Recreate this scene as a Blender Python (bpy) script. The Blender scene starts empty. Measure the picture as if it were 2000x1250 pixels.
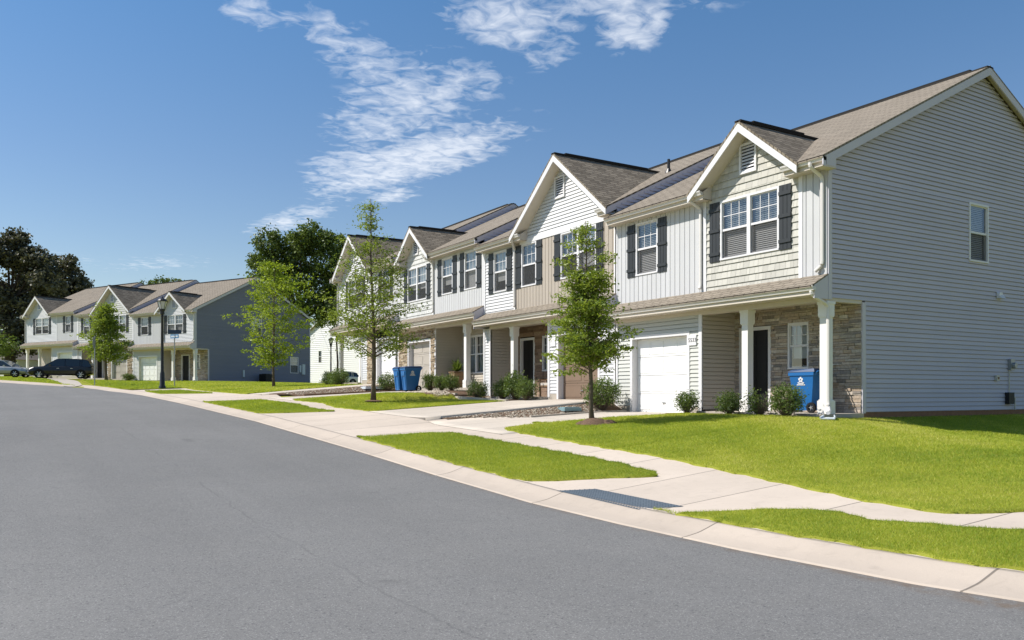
import bpy, math, random
import numpy as np
from mathutils import Vector, Matrix
R = math.radians
random.seed(7); rng = np.random.default_rng(7)
SC = bpy.context.scene
COL = SC.collection
# ------------------------------------------------------------------ camera
cam_d = bpy.data.cameras.new("camera"); cam = bpy.data.objects.new("camera", cam_d); COL.objects.link(cam)
SC.camera = cam
YAW = math.atan2(1000, 1625)
cam.location = (0, 0, 0)                      # camera height is the origin: the road near it is 1.6 m lower
cam.rotation_euler = (R(90), 0, -YAW)
cam_d.sensor_width = 36; cam_d.lens = 36 * 1625 / 2000
cam_d.shift_y = 0.0725
cam_d.clip_start = .1; cam_d.clip_end = 2000
# ------------------------------------------------------------------ sun and sky
SUN_DIR = Vector((-.85, .53, 1.06)).normalized()       # towards the sun
sun_d = bpy.data.lights.new("sun", 'SUN'); sun = bpy.data.objects.new("sun", sun_d); COL.objects.link(sun)
sun_d.energy = 4.8; sun_d.angle = R(.55); sun_d.color = (1.0, .945, .87)
sun.rotation_euler = (-SUN_DIR).to_track_quat('-Z', 'Y').to_euler()
SC.view_settings.view_transform = 'Standard'; SC.view_settings.look = 'None'
SC.view_settings.exposure = .42; SC.view_settings.gamma = 1
W = bpy.data.worlds.new("World"); SC.world = W; W.use_nodes = True
nt = W.node_tree; nt.nodes.clear()
def N(t, ty, **k):
    n = t.nodes.new(ty)
    for a, b in k.items(): setattr(n, a, b)
    return n
sky = N(nt, 'ShaderNodeTexSky', sky_type='NISHITA', sun_disc=False)
sky.sun_elevation = math.asin(SUN_DIR.z); sky.sun_rotation = math.atan2(SUN_DIR.x, SUN_DIR.y)
sky.air_density = 1.0; sky.dust_density = .25; sky.ozone_density = 1.6; sky.altitude = 200
bg = N(nt, 'ShaderNodeBackground'); bg.inputs[1].default_value = .082
wo = N(nt, 'ShaderNodeOutputWorld')
def M(t, op, a, b=None, c=None, clamp=False):
    n = N(t, 'ShaderNodeMath', operation=op, use_clamp=clamp)
    for i, v in enumerate((a, b, c)):
        if v is None: continue
        if isinstance(v, (int, float)): n.inputs[i].default_value = v
        else: t.links.new(v, n.inputs[i])
    return n.outputs[0]
def mixc(t, f, a, b, mode='MIX'):
    n = N(t, 'ShaderNodeMix', data_type='RGBA', blend_type=mode)
    for i, v in ((0, f), (6, a), (7, b)):
        if isinstance(v, (int, float)): n.inputs[i].default_value = v
        elif isinstance(v, tuple): n.inputs[i].default_value = (*v, 1)[:4]
        else: t.links.new(v, n.inputs[i])
    return n.outputs[2]
tc = N(nt, 'ShaderNodeTexCoord'); sx = N(nt, 'ShaderNodeSeparateXYZ'); nt.links.new(tc.outputs['Generated'], sx.inputs[0])
dz = M(nt, 'MAXIMUM', sx.outputs[2], .04)
px = M(nt, 'DIVIDE', sx.outputs[0], dz); py = M(nt, 'DIVIDE', sx.outputs[1], dz)
cb = N(nt, 'ShaderNodeCombineXYZ'); nt.links.new(px, cb.inputs[0]); nt.links.new(py, cb.inputs[1])
P = cb.outputs[0]
# thin cloud layer in the real sky dome: (centre x, centre y, length, width, angle, density), plane at unit height
CLOUDS = [(1.492, 3.333, 0.774, 0.212, 1.725, 1.15), (1.347, 3.573, 0.704, 0.189, 1.398, 0.8), (1.198, 2.691, 0.568, 0.207, 1.496, 0.85), (1.255, 2.425, 0.287, 0.154, 1.25, 0.75), (0.922, 2.354, 0.376, 0.118, -2.38, 0.75), (0.544, 2.197, 0.136, 0.068, 0.878, 0.8), (1.16, 1.908, 0.211, 0.157, -3.032, 0.95), (1.461, 1.742, 0.195, 0.092, 1.01, 1.0), (1.359, 1.997, 0.167, 0.078, 1.178, 0.7), (1.413, 4.766, 0.564, 0.143, 1.702, 0.85), (1.679, 3.891, 0.258, 0.106, 1.642, 0.8), (1.286, 1.714, 0.344, 0.062, 2.593, 0.8), (0.725, 2.25, 0.188, 0.058, -2.386, 0.6), (0.999, 6.885, 0.653, 0.295, 2.01, 0.45), (0.29, 7.032, 0.515, 0.291, 2.227, 0.4)]
mask = None
for (cx, cy, la, lb, an, de) in CLOUDS:
    la *= 1.25; lb *= 1.4
    dx = M(nt, 'SUBTRACT', px, cx); dy = M(nt, 'SUBTRACT', py, cy); ca, sa = math.cos(an), math.sin(an)
    u = M(nt, 'DIVIDE', M(nt, 'ADD', M(nt, 'MULTIPLY', dx, ca), M(nt, 'MULTIPLY', dy, sa)), la)
    v = M(nt, 'DIVIDE', M(nt, 'SUBTRACT', M(nt, 'MULTIPLY', dy, ca), M(nt, 'MULTIPLY', dx, sa)), lb)
    r2 = M(nt, 'ADD', M(nt, 'MULTIPLY', u, u), M(nt, 'MULTIPLY', v, v))
    e = M(nt, 'MULTIPLY', M(nt, 'SUBTRACT', 1.0, r2, clamp=True), de)
    mask = e if mask is None else M(nt, 'MAXIMUM', mask, e)
n1 = N(nt, 'ShaderNodeTexNoise'); n1.inputs['Scale'].default_value = 4.2; n1.inputs['Detail'].default_value = 9; n1.inputs['Roughness'].default_value = .62; n1.inputs['Distortion'].default_value = .5
nt.links.new(P, n1.inputs['Vector'])
n2 = N(nt, 'ShaderNodeTexNoise'); n2.inputs['Scale'].default_value = 14; n2.inputs['Detail'].default_value = 6; n2.inputs['Roughness'].default_value = .55; n2.inputs['Distortion'].default_value = .8
nt.links.new(P, n2.inputs['Vector'])
nn = M(nt, 'ADD', M(nt, 'MULTIPLY', n1.outputs[0], .42), M(nt, 'MULTIPLY', n2.outputs[0], .58))
if mask is not None:
    cov = M(nt, 'MULTIPLY', M(nt, 'ADD', M(nt, 'SUBTRACT', nn, .60), M(nt, 'MULTIPLY', mask, .29)), 3.6, clamp=True)
    cov = M(nt, 'MULTIPLY', cov, M(nt, 'MULTIPLY', mask, 2.2, clamp=True), clamp=True)
    cov = M(nt, 'MULTIPLY', cov, .66)
    rp = N(nt, 'ShaderNodeValToRGB'); nt.links.new(M(nt, 'DIVIDE', sx.outputs[2], 1.0), rp.inputs[0]); el_ = rp.color_ramp.elements
    el_[0].position = .08; el_[0].color = (1.08, 1.04, .99, 1); el_[1].position = .44; el_[1].color = (.72, 1.06, 1.26, 1); e3_ = el_.new(.25); e3_.color = (.90, 1.01, 1.11, 1)
    skyb = mixc(nt, 1.0, sky.outputs[0], rp.outputs[0], 'MULTIPLY')
    skyc = mixc(nt, cov, skyb, (9.6, 9.9, 10.4))
else: skyc = sky.outputs[0]
nt.links.new(skyc, bg.inputs[0]); nt.links.new(bg.outputs[0], wo.inputs[0])
# ------------------------------------------------------------------ materials
MATS = {}
def mat(name, col=(.5, .5, .5), rough=.7, spec=.3, var=0, vscale=3.0, bump=0, bscale=60, tint=0, metal=0, trans=0, fine=0, coord='Object', streak=None, dirt=0):
    m = bpy.data.materials.new(name); m.use_nodes = True; t = m.node_tree; b = t.nodes['Principled BSDF']
    b.inputs['Roughness'].default_value = rough; b.inputs['Specular IOR Level'].default_value = spec; b.inputs['Metallic'].default_value = metal
    c = N(t, 'ShaderNodeRGB').outputs[0]; c.default_value = (*col, 1)
    tcn = N(t, 'ShaderNodeTexCoord').outputs[coord]
    if streak:
        mp = N(t, 'ShaderNodeMapping'); mp.inputs['Scale'].default_value = streak; t.links.new(tcn, mp.inputs[0]); vec = mp.outputs[0]
    else: vec = tcn
    if var:
        n = N(t, 'ShaderNodeTexNoise'); n.inputs['Scale'].default_value = vscale; n.inputs['Detail'].default_value = 6; t.links.new(vec, n.inputs['Vector'])
        f = M(t, 'ADD', M(t, 'MULTIPLY', M(t, 'SUBTRACT', n.outputs[0], .5), var * 2), 1.0)
        c = mixc(t, 1.0, c, f, 'MULTIPLY')
    if fine:
        n = N(t, 'ShaderNodeTexNoise'); n.inputs['Scale'].default_value = bscale * 1.5; n.inputs['Detail'].default_value = 3; t.links.new(vec, n.inputs['Vector'])
        f = M(t, 'ADD', M(t, 'MULTIPLY', M(t, 'SUBTRACT', n.outputs[0], .5), fine * 2), 1.0)
        c = mixc(t, 1.0, c, f, 'MULTIPLY')
    if tint:
        a = N(t, 'ShaderNodeAttribute', attribute_name='tint')
        f = M(t, 'ADD', M(t, 'MULTIPLY', M(t, 'SUBTRACT', a.outputs['Fac'], .5), tint * 2), 1.0)
        c = mixc(t, 1.0, c, f, 'MULTIPLY')
    t.links.new(c, b.inputs['Base Color'])
    if bump:
        n = N(t, 'ShaderNodeTexNoise'); n.inputs['Scale'].default_value = bscale; n.inputs['Detail'].default_value = 5; t.links.new(vec, n.inputs['Vector'])
        bn = N(t, 'ShaderNodeBump'); bn.inputs['Distance'].default_value = bump; bn.inputs['Strength'].default_value = .6
        t.links.new(n.outputs[0], bn.inputs['Height']); t.links.new(bn.outputs[0], b.inputs['Normal'])
    MATS[name] = m; return m
def leafmat(name, c1, c2, trans=.35, rough=.5):
    m = bpy.data.materials.new(name); m.use_nodes = True; t = m.node_tree; b = t.nodes['Principled BSDF']; out = t.nodes['Material Output']
    a = N(t, 'ShaderNodeAttribute', attribute_name='tint')
    c = mixc(t, a.outputs['Fac'], c1, c2)
    b.inputs['Roughness'].default_value = rough; b.inputs['Specular IOR Level'].default_value = .35
    t.links.new(c, b.inputs['Base Color'])
    tr = N(t, 'ShaderNodeBsdfTranslucent'); c2_ = mixc(t, .6, c, (c2[0] * 1.25, c2[1] * 1.3, c2[2] * .6)); t.links.new(c2_, tr.inputs[0])
    mx = N(t, 'ShaderNodeMixShader'); mx.inputs[0].default_value = trans
    t.links.new(b.outputs[0], mx.inputs[1]); t.links.new(tr.outputs[0], mx.inputs[2]); t.links.new(mx.outputs[0], out.inputs[0])
    MATS[name] = m; return m
mat('white_trim', (.69, .68, .69), .45, .4, var=.05, vscale=1.5)
mat('column_paint', (.78, .76, .73), .55, .3, var=.10, vscale=2.5)
mat('gutter_metal', (.66, .63, .60), .4, .4, var=.06, vscale=2)
mat('soffit', (.60, .54, .47), .7, .2, var=.05)
mat('batten_white', (.535, .535, .54), .6, .3, var=.04, vscale=1.2, tint=.03)
mat('batten_tan', (.40, .35, .295), .6, .3, var=.05, vscale=1.2, tint=.04)
mat('shake_cream', (.49, .475, .425), .7, .25, var=.05, tint=.10)
mat('shake_grey', (.54, .54, .52), .7, .25, var=.05, tint=.08)
mat('clap_white', (.63, .63, .64), .6, .3, var=.03, vscale=1, tint=.02)
mat('clap_grey', (.53, .535, .50), .6, .3, var=.04, vscale=1, tint=.02)
mat('clap_beige', (.50, .45, .38), .6, .3, var=.04, vscale=1, tint=.02)
mat('clap_grey_shade', (.50, .48, .55), .65, .3, var=.07, vscale=.9, tint=.03, fine=.05, bscale=40)  # grey siding on walls facing away from the sun, cool shade mixed into its colour
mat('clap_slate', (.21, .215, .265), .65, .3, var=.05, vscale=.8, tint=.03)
mat('fascia_shade', (.54, .52, .57), .55, .3, var=.05)  # copy of the white trim for shaded ends, bluish shade put into the colour
mat('shutter', (.028, .031, .034), .5, .4, var=.25, vscale=4, streak=(4, 4, .6))
mat('door_black', (.006, .006, .007), .45, .4)
mat('garage_white', (.82, .82, .81), .4, .35, var=.02)
mat('garage_brown', (.20, .14, .10), .55, .3, var=.05)
mat('garage_taupe', (.42, .38, .33), .55, .3, var=.05)
mat('stone_base', (.035, .033, .030), .95, .1)
def stonemat(name, cols, rough=.9):
    m = bpy.data.materials.new(name); m.use_nodes = True; t = m.node_tree; b = t.nodes['Principled BSDF']
    a = N(t, 'ShaderNodeAttribute', attribute_name='tint')
    cr = N(t, 'ShaderNodeValToRGB'); t.links.new(a.outputs['Fac'], cr.inputs[0])
    e = cr.color_ramp.elements; e[0].position = 0; e[0].color = (*cols[0], 1); e[1].position = 1; e[1].color = (*cols[-1], 1)
    for i, c in enumerate(cols[1:-1]):
        q = e.new((i + 1) / (len(cols) - 1)); q.color = (*c, 1)
    tcn = N(t, 'ShaderNodeTexCoord').outputs['Object']
    n = N(t, 'ShaderNodeTexNoise'); n.inputs['Scale'].default_value = 18; n.inputs['Detail'].default_value = 8; t.links.new(tcn, n.inputs['Vector'])
    f = M(t, 'ADD', M(t, 'MULTIPLY', n.outputs[0], .9), .55)
    t.links.new(mixc(t, 1.0, cr.outputs[0], f, 'MULTIPLY'), b.inputs['Base Color']); b.inputs['Roughness'].default_value = rough
    bn = N(t, 'ShaderNodeBump'); bn.inputs['Distance'].default_value = .02; bn.inputs['Strength'].default_value = .8
    t.links.new(n.outputs[0], bn.inputs['Height']); t.links.new(bn.outputs[0], b.inputs['Normal'])
    MATS[name] = m
stonemat('stone_grey', [(.36, .29, .22), (.46, .39, .33), (.22, .20, .185), (.50, .44, .37), (.36, .28, .205), (.56, .52, .47)])
stonemat('stone_brown', [(.16, .105, .07), (.27, .18, .125), (.20, .13, .09), (.34, .25, .18)])
stonemat('stone_gold', [(.30, .22, .14), (.42, .33, .22), (.22, .16, .10), (.50, .42, .31), (.36, .29, .20)])
stonemat('pebble', [(.42, .35, .27), (.58, .50, .40), (.33, .27, .20), (.66, .59, .49)])
def shingle(name, col, swap, vr=.16):
    m = bpy.data.materials.new(name); m.use_nodes = True; t = m.node_tree; b = t.nodes['Principled BSDF']
    tcn = N(t, 'ShaderNodeTexCoord').outputs['Object']; s = N(t, 'ShaderNodeSeparateXYZ'); t.links.new(tcn, s.inputs[0])
    c = N(t, 'ShaderNodeCombineXYZ')
    t.links.new(s.outputs[0 if swap else 1], c.inputs[0]); t.links.new(s.outputs[1 if swap else 0], c.inputs[1])
    br = N(t, 'ShaderNodeTexBrick', offset=.37, offset_frequency=2)
    br.inputs['Scale'].default_value = 1; br.inputs['Brick Width'].default_value = .33; br.inputs['Row Height'].default_value = .115 if swap else .128
    br.inputs['Mortar Size'].default_value = .012; br.inputs['Mortar Smooth'].default_value = .3; br.inputs['Bias'].default_value = 0
    br.inputs['Color1'].default_value = (1 - vr, 1 - vr, 1 - vr, 1); br.inputs['Color2'].default_value = (1 + vr, 1 + vr, 1 + vr, 1); br.inputs['Mortar'].default_value = (.42, .40, .38, 1)
    t.links.new(c.outputs[0], br.inputs['Vector'])
    n = N(t, 'ShaderNodeTexNoise'); n.inputs['Scale'].default_value = .9; n.inputs['Detail'].default_value = 5; t.links.new(tcn, n.inputs['Vector'])
    n3 = N(t, 'ShaderNodeTexNoise'); n3.inputs['Scale'].default_value = 60; n3.inputs['Detail'].default_value = 3; t.links.new(tcn, n3.inputs['Vector'])
    f = M(t, 'ADD', M(t, 'MULTIPLY', n.outputs[0], .35), M(t, 'ADD', M(t, 'MULTIPLY', n3.outputs[0], .4), .62))
    cc = mixc(t, 1.0, mixc(t, 1.0, col, br.outputs[0], 'MULTIPLY'), f, 'MULTIPLY')
    t.links.new(cc, b.inputs['Base Color']); b.inputs['Roughness'].default_value = .95; b.inputs['Specular IOR Level'].default_value = .15
    bn = N(t, 'ShaderNodeBump'); bn.inputs['Distance'].default_value = .012; bn.inputs['Strength'].default_value = .9
    t.links.new(br.outputs[1], bn.inputs['Height']); bn.invert = True; t.links.new(bn.outputs[0], b.inputs['Normal'])
    MATS[name] = m
shingle('shingle_main', (.25, .215, .172), False, .10)
shingle('shingle_dormer', (.225, .19, .145), True, .28)
mat('ridge_black', (.03, .028, .026), .9, .1)
mat('brick', (.25, .14, .085), .9, .1, var=.3, vscale=6, bump=.01)
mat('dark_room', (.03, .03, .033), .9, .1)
mat('blind', (.80, .80, .79), .6, .2)
mat('black_metal', (.012, .012, .013), .4, .5)
mat('grey_metal', (.30, .31, .32), .45, .5, metal=.4)
mat('dark_box', (.02, .02, .02), .6, .3)
mat('rubber', (.015, .015, .016), .8, .2)
mat('rim', (.55, .56, .58), .3, .5, metal=.8)
mat('bin_blue', (.012, .125, .36), .42, .45, var=.12, vscale=3)
mat('bin_lid', (.018, .05, .13), .45, .4)
mat('sign_blue', (.06, .22, .42), .4, .4)
mat('sign_dark', (.03, .055, .10), .4, .4)
mat('stop_red', (.5, .02, .02), .4, .4)
mat('wood', (.26, .17, .10), .8, .2, var=.25, vscale=6, streak=(1, 1, 8))
mat('timber_edge', (.20, .13, .085), .9, .1, var=.3, vscale=5)
mat('bark', (.14, .11, .085), .95, .1, var=.4, vscale=14, bump=.02, bscale=30)
mat('bark_dark', (.06, .048, .038), .95, .1, var=.4, vscale=8, bump=.02, bscale=20)
mat('mulch', (.15, .10, .07), 1, .05, var=.5, vscale=20, bump=.03, bscale=50, coord='Object', fine=.3)
mat('soil_grass', (.26, .275, .04), 1, .05, var=.35, vscale=1.3, bump=.03, bscale=90, fine=.35)
mat('lantern_glass', (.55, .55, .50), .25, .5)
mat('meter_cover', (.20, .30, .32), .6, .3, var=.2, vscale=8)
mat('paint_dark', (.012, .011, .012), .22, .6)
mat('paint_silver', (.35, .36, .37), .25, .6, metal=.5)
mat('paint_white', (.70, .70, .70), .3, .5)
mat('car_glass', (.02, .025, .03), .05, .8)
mat('headlamp', (.7, .7, .7), .15, .7)
mat('splash_plastic', (.55, .60, .64), .5, .3)
mat('tactile', (.10, .125, .15), .8, .2, var=.12, vscale=6)
mat('plastic_box', (.55, .52, .45), .5, .3)
mat('number_ink', (.05, .05, .05), .6, .2)
mat('roof_far', (.22, .20, .18), .9, .1, var=.2)
mat('clap_bright', (.80, .80, .80), .6, .3, tint=.02)
mat('dead_leaf', (.22, .15, .10), .9, .1, tint=.5)
leafmat('leaf_oak', (.095, .155, .018), (.29, .35, .055), .42)
leafmat('leaf_oak_bright', (.14, .21, .014), (.32, .39, .04), .45)
leafmat('leaf_shrub', (.045, .085, .018), (.16, .22, .05), .3)
leafmat('leaf_big', (.045, .075, .016), (.16, .215, .05), .28)
leafmat('leaf_dark', (.028, .032, .02), (.15, .145, .09), .18)
leafmat('leaf_mid', (.06, .11, .02), (.15, .20, .04), .35)
leafmat('blade', (.24, .30, .018), (.50, .53, .06), .40, .6)
def ramp3(mname, stops):
    t = MATS[mname].node_tree; a = [n for n in t.nodes if n.type == 'ATTRIBUTE'][0]; cr = N(t, 'ShaderNodeValToRGB'); e = cr.color_ramp.elements
    e[0].position = stops[0][0]; e[0].color = (*stops[0][1], 1); e[1].position = stops[-1][0]; e[1].color = (*stops[-1][1], 1)
    for p, c in stops[1:-1]: q = e.new(p); q.color = (*c, 1)
    old = [l for l in t.links if l.from_node == a][0].to_node; t.links.new(a.outputs['Fac'], cr.inputs[0])
    for l in list(t.links):
        if l.from_node == old: t.links.new(cr.outputs[0], l.to_socket)
ramp3('blade', [(0, (.14, .235, .025)), (.35, (.27, .36, .032)), (.7, (.50, .51, .06)), (1, (.66, .61, .20))])
def glass(name, tintc, alpha):
    m = bpy.data.materials.new(name); m.use_nodes = True; t = m.node_tree; out = t.nodes['Material Output']; t.nodes.remove(t.nodes['Principled BSDF'])
    tr = N(t, 'ShaderNodeBsdfTransparent'); tr.inputs[0].default_value = (*tintc, 1)
    gl = N(t, 'ShaderNodeBsdfGlossy'); gl.inputs['Roughness'].default_value = .02; gl.inputs[0].default_value = (.95, .97, 1, 1)
    fr = N(t, 'ShaderNodeFresnel'); fr.inputs[0].default_value = 1.9
    f = M(t, 'ADD', M(t, 'MULTIPLY', fr.outputs[0], .75), alpha, clamp=True)
    mx = N(t, 'ShaderNodeMixShader'); t.links.new(f, mx.inputs[0]); t.links.new(tr.outputs[0], mx.inputs[1]); t.links.new(gl.outputs[0], mx.inputs[2])
    t.links.new(mx.outputs[0], out.inputs[0]); MATS[name] = m
glass('glass_clear', (.80, .84, .86), .06)
glass('glass_lantern', (.8, .8, .75), .05)
m = bpy.data.materials.new('glass_screen'); m.use_nodes = True; t = m.node_tree; out = t.nodes['Material Output']
b = t.nodes['Principled BSDF']; b.inputs['Base Color'].default_value = (.07, .07, .07, 1); b.inputs['Roughness'].default_value = .5
tr = N(t, 'ShaderNodeBsdfTransparent'); tr.inputs[0].default_value = (.8, .8, .8, 1); mx = N(t, 'ShaderNodeMixShader'); mx.inputs[0].default_value = .45
t.links.new(tr.outputs[0], mx.inputs[1]); t.links.new(b.outputs[0], mx.inputs[2]); t.links.new(mx.outputs[0], out.inputs[0]); MATS['glass_screen'] = m
# asphalt
m = bpy.data.materials.new('asphalt'); m.use_nodes = True; t = m.node_tree; b = t.nodes['Principled BSDF']; MATS['asphalt'] = m
tcn = N(t, 'ShaderNodeTexCoord').outputs['Object']
def noise(t, vec, sc, det=5, rough=.5, dist=0):
    n = N(t, 'ShaderNodeTexNoise'); n.inputs['Scale'].default_value = sc; n.inputs['Detail'].default_value = det; n.inputs['Roughness'].default_value = rough; n.inputs['Distortion'].default_value = dist
    t.links.new(vec, n.inputs['Vector']); return n.outputs[0]
def ramp(t, v, a, b_):  # linear 0..1 from a to b
    n = N(t, 'ShaderNodeMapRange'); n.inputs[1].default_value = a; n.inputs[2].default_value = b_; t.links.new(v, n.inputs[0]); return n.outputs[0]
big = noise(t, tcn, .25, 4); mid = noise(t, tcn, 1.7, 5, .6)
vo = N(t, 'ShaderNodeTexVoronoi'); vo.inputs['Scale'].default_value = 130; t.links.new(tcn, vo.inputs['Vector'])
sp = N(t, 'ShaderNodeSeparateColor'); t.links.new(vo.outputs['Color'], sp.inputs[0])
vo2 = N(t, 'ShaderNodeTexVoronoi'); vo2.inputs['Scale'].default_value = 70; t.links.new(tcn, vo2.inputs['Vector'])
sp2 = N(t, 'ShaderNodeSeparateColor'); t.links.new(vo2.outputs['Color'], sp2.inputs[0])
light = ramp(t, sp.outputs[0], .80, 1.0); dark = ramp(t, sp2.outputs[0], .84, 1.0)
c = mixc(t, ramp(t, big, .3, .7), (.174, .171, .164), (.203, .199, .190))
c = mixc(t, M(t, 'MULTIPLY', ramp(t, mid, .35, .7), .35), c, (.158, .157, .155))
c = mixc(t, M(t, 'MULTIPLY', light, .55), c, (.42, .41, .39))
c = mixc(t, M(t, 'MULTIPLY', dark, .55), c, (.05, .05, .055))
# the paving seam that runs along the street, with a few cracks off it
so = N(t, 'ShaderNodeSeparateXYZ'); t.links.new(tcn, so.inputs[0])
wob = M(t, 'MULTIPLY', M(t, 'SUBTRACT', noise(t, tcn, .8, 6, .7), .5), .35)
seam = M(t, 'ABSOLUTE', M(t, 'SUBTRACT', M(t, 'ADD', so.outputs[0], wob), 2.65))
seamf = M(t, 'MULTIPLY', M(t, 'SUBTRACT', 1, ramp(t, seam, .004, .02), clamp=True), ramp(t, noise(t, tcn, .5, 3), .50, .60), clamp=True)
c = mixc(t, M(t, 'MULTIPLY', seamf, .27), c, (.06, .06, .062))
lm = N(t, 'ShaderNodeMapping'); lm.inputs['Scale'].default_value = (1.1, .07, 1); t.links.new(tcn, lm.inputs[0])
c = mixc(t, 1.0, c, M(t, 'ADD', M(t, 'MULTIPLY', noise(t, lm.outputs[0], 1.0, 4, .6), .22), .89), 'MULTIPLY')
c = mixc(t, 1.0, c, M(t, 'ADD', M(t, 'MULTIPLY', noise(t, tcn, 9, 6, .7, .6), .16), .92), 'MULTIPLY')
spot = M(t, 'MULTIPLY', ramp(t, noise(t, tcn, 1.1, 3, .4, 1.2), .70, .78), .30)
c = mixc(t, spot, c, (.075, .073, .072))
grit = M(t, 'MULTIPLY', M(t, 'MULTIPLY', ramp(t, so.outputs[0], 6.27, 6.44), ramp(t, noise(t, tcn, 7, 4, .7), .38, .62)), M(t, 'LESS_THAN', so.outputs[1], 49))
c = mixc(t, M(t, 'MULTIPLY', grit, .6), c, (.16, .11, .07))
t.links.new(c, b.inputs['Base Color']); b.inputs['Roughness'].default_value = .9; b.inputs['Specular IOR Level'].default_value = .25
bn = N(t, 'ShaderNodeBump'); bn.inputs['Distance'].default_value = .006; bn.inputs['Strength'].default_value = .8
t.links.new(M(t, 'ADD', sp.outputs[0], mid), bn.inputs['Height']); t.links.new(bn.outputs[0], b.inputs['Normal'])
# concrete, with tooled joints every so many metres along y or x
def concrete(name, col, axis, pitch, off=0, axis2=None, pitch2=1.5, off2=0):
    m = bpy.data.materials.new(name); m.use_nodes = True; t = m.node_tree; b = t.nodes['Principled BSDF']; MATS[name] = m
    tcn = N(t, 'ShaderNodeTexCoord').outputs['Object']; so = N(t, 'ShaderNodeSeparateXYZ'); t.links.new(tcn, so.inputs[0])
    def joint(ax, p, o):
        f = M(t, 'FRACT', M(t, 'DIVIDE', M(t, 'ADD', so.outputs[ax], 100 * p + o), p))
        d = M(t, 'MULTIPLY', M(t, 'ABSOLUTE', M(t, 'SUBTRACT', f, .5)), p)
        return M(t, 'SUBTRACT', 1, ramp(t, d, .006, .014), clamp=True), M(t, 'FLOOR', M(t, 'DIVIDE', M(t, 'ADD', so.outputs[ax], 100 * p + o + p / 2), p))
    j, cell = joint(axis, pitch, off)
    if axis2 is not None:
        j2, c2 = joint(axis2, pitch2, off2); j = M(t, 'MAXIMUM', j, j2); cell = M(t, 'ADD', cell, M(t, 'MULTIPLY', c2, 7.3))
    wn = N(t, 'ShaderNodeTexWhiteNoise', noise_dimensions='1D'); t.links.new(cell, wn.inputs['W'])
    c = mixc(t, ramp(t, noise(t, tcn, .7, 6, .6), .3, .7), tuple(x * .93 for x in col), tuple(x * 1.05 for x in col))
    c = mixc(t, M(t, 'MULTIPLY', ramp(t, noise(t, tcn, 5, 7, .7, 1), .52, .8), .42), c, tuple(x * .62 for x in col))
    c = mixc(t, 1.0, c, M(t, 'ADD', M(t, 'MULTIPLY', wn.outputs[0], .10), .94), 'MULTIPLY')
    c = mixc(t, 1.0, c, M(t, 'ADD', M(t, 'MULTIPLY', noise(t, tcn, 120, 3), .22), .89), 'MULTIPLY')
    c = mixc(t, M(t, 'MULTIPLY', j, .75), c, (.10, .085, .07))
    t.links.new(c, b.inputs['Base Color']); b.inputs['Roughness'].default_value = .88; b.inputs['Specular IOR Level'].default_value = .2
    bn = N(t, 'ShaderNodeBump'); bn.inputs['Distance'].default_value = .006; bn.inputs['Strength'].default_value = .6
    t.links.new(M(t, 'SUBTRACT', M(t, 'MULTIPLY', noise(t, tcn, 90, 4), .5), M(t, 'MULTIPLY', j, 2)), bn.inputs['Height']); t.links.new(bn.outputs[0], b.inputs['Normal'])
concrete('concrete_walk', (.55, .47, .39), 1, 1.5, .3)
concrete('concrete_drive', (.52, .46, .39), 0, 3.0, .8, 1, 1.45, .55)
concrete('concrete_curb', (.47, .40, .33), 1, 3.05, .75)
concrete('concrete_plain', (.46, .41, .35), 1, 60)
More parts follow.
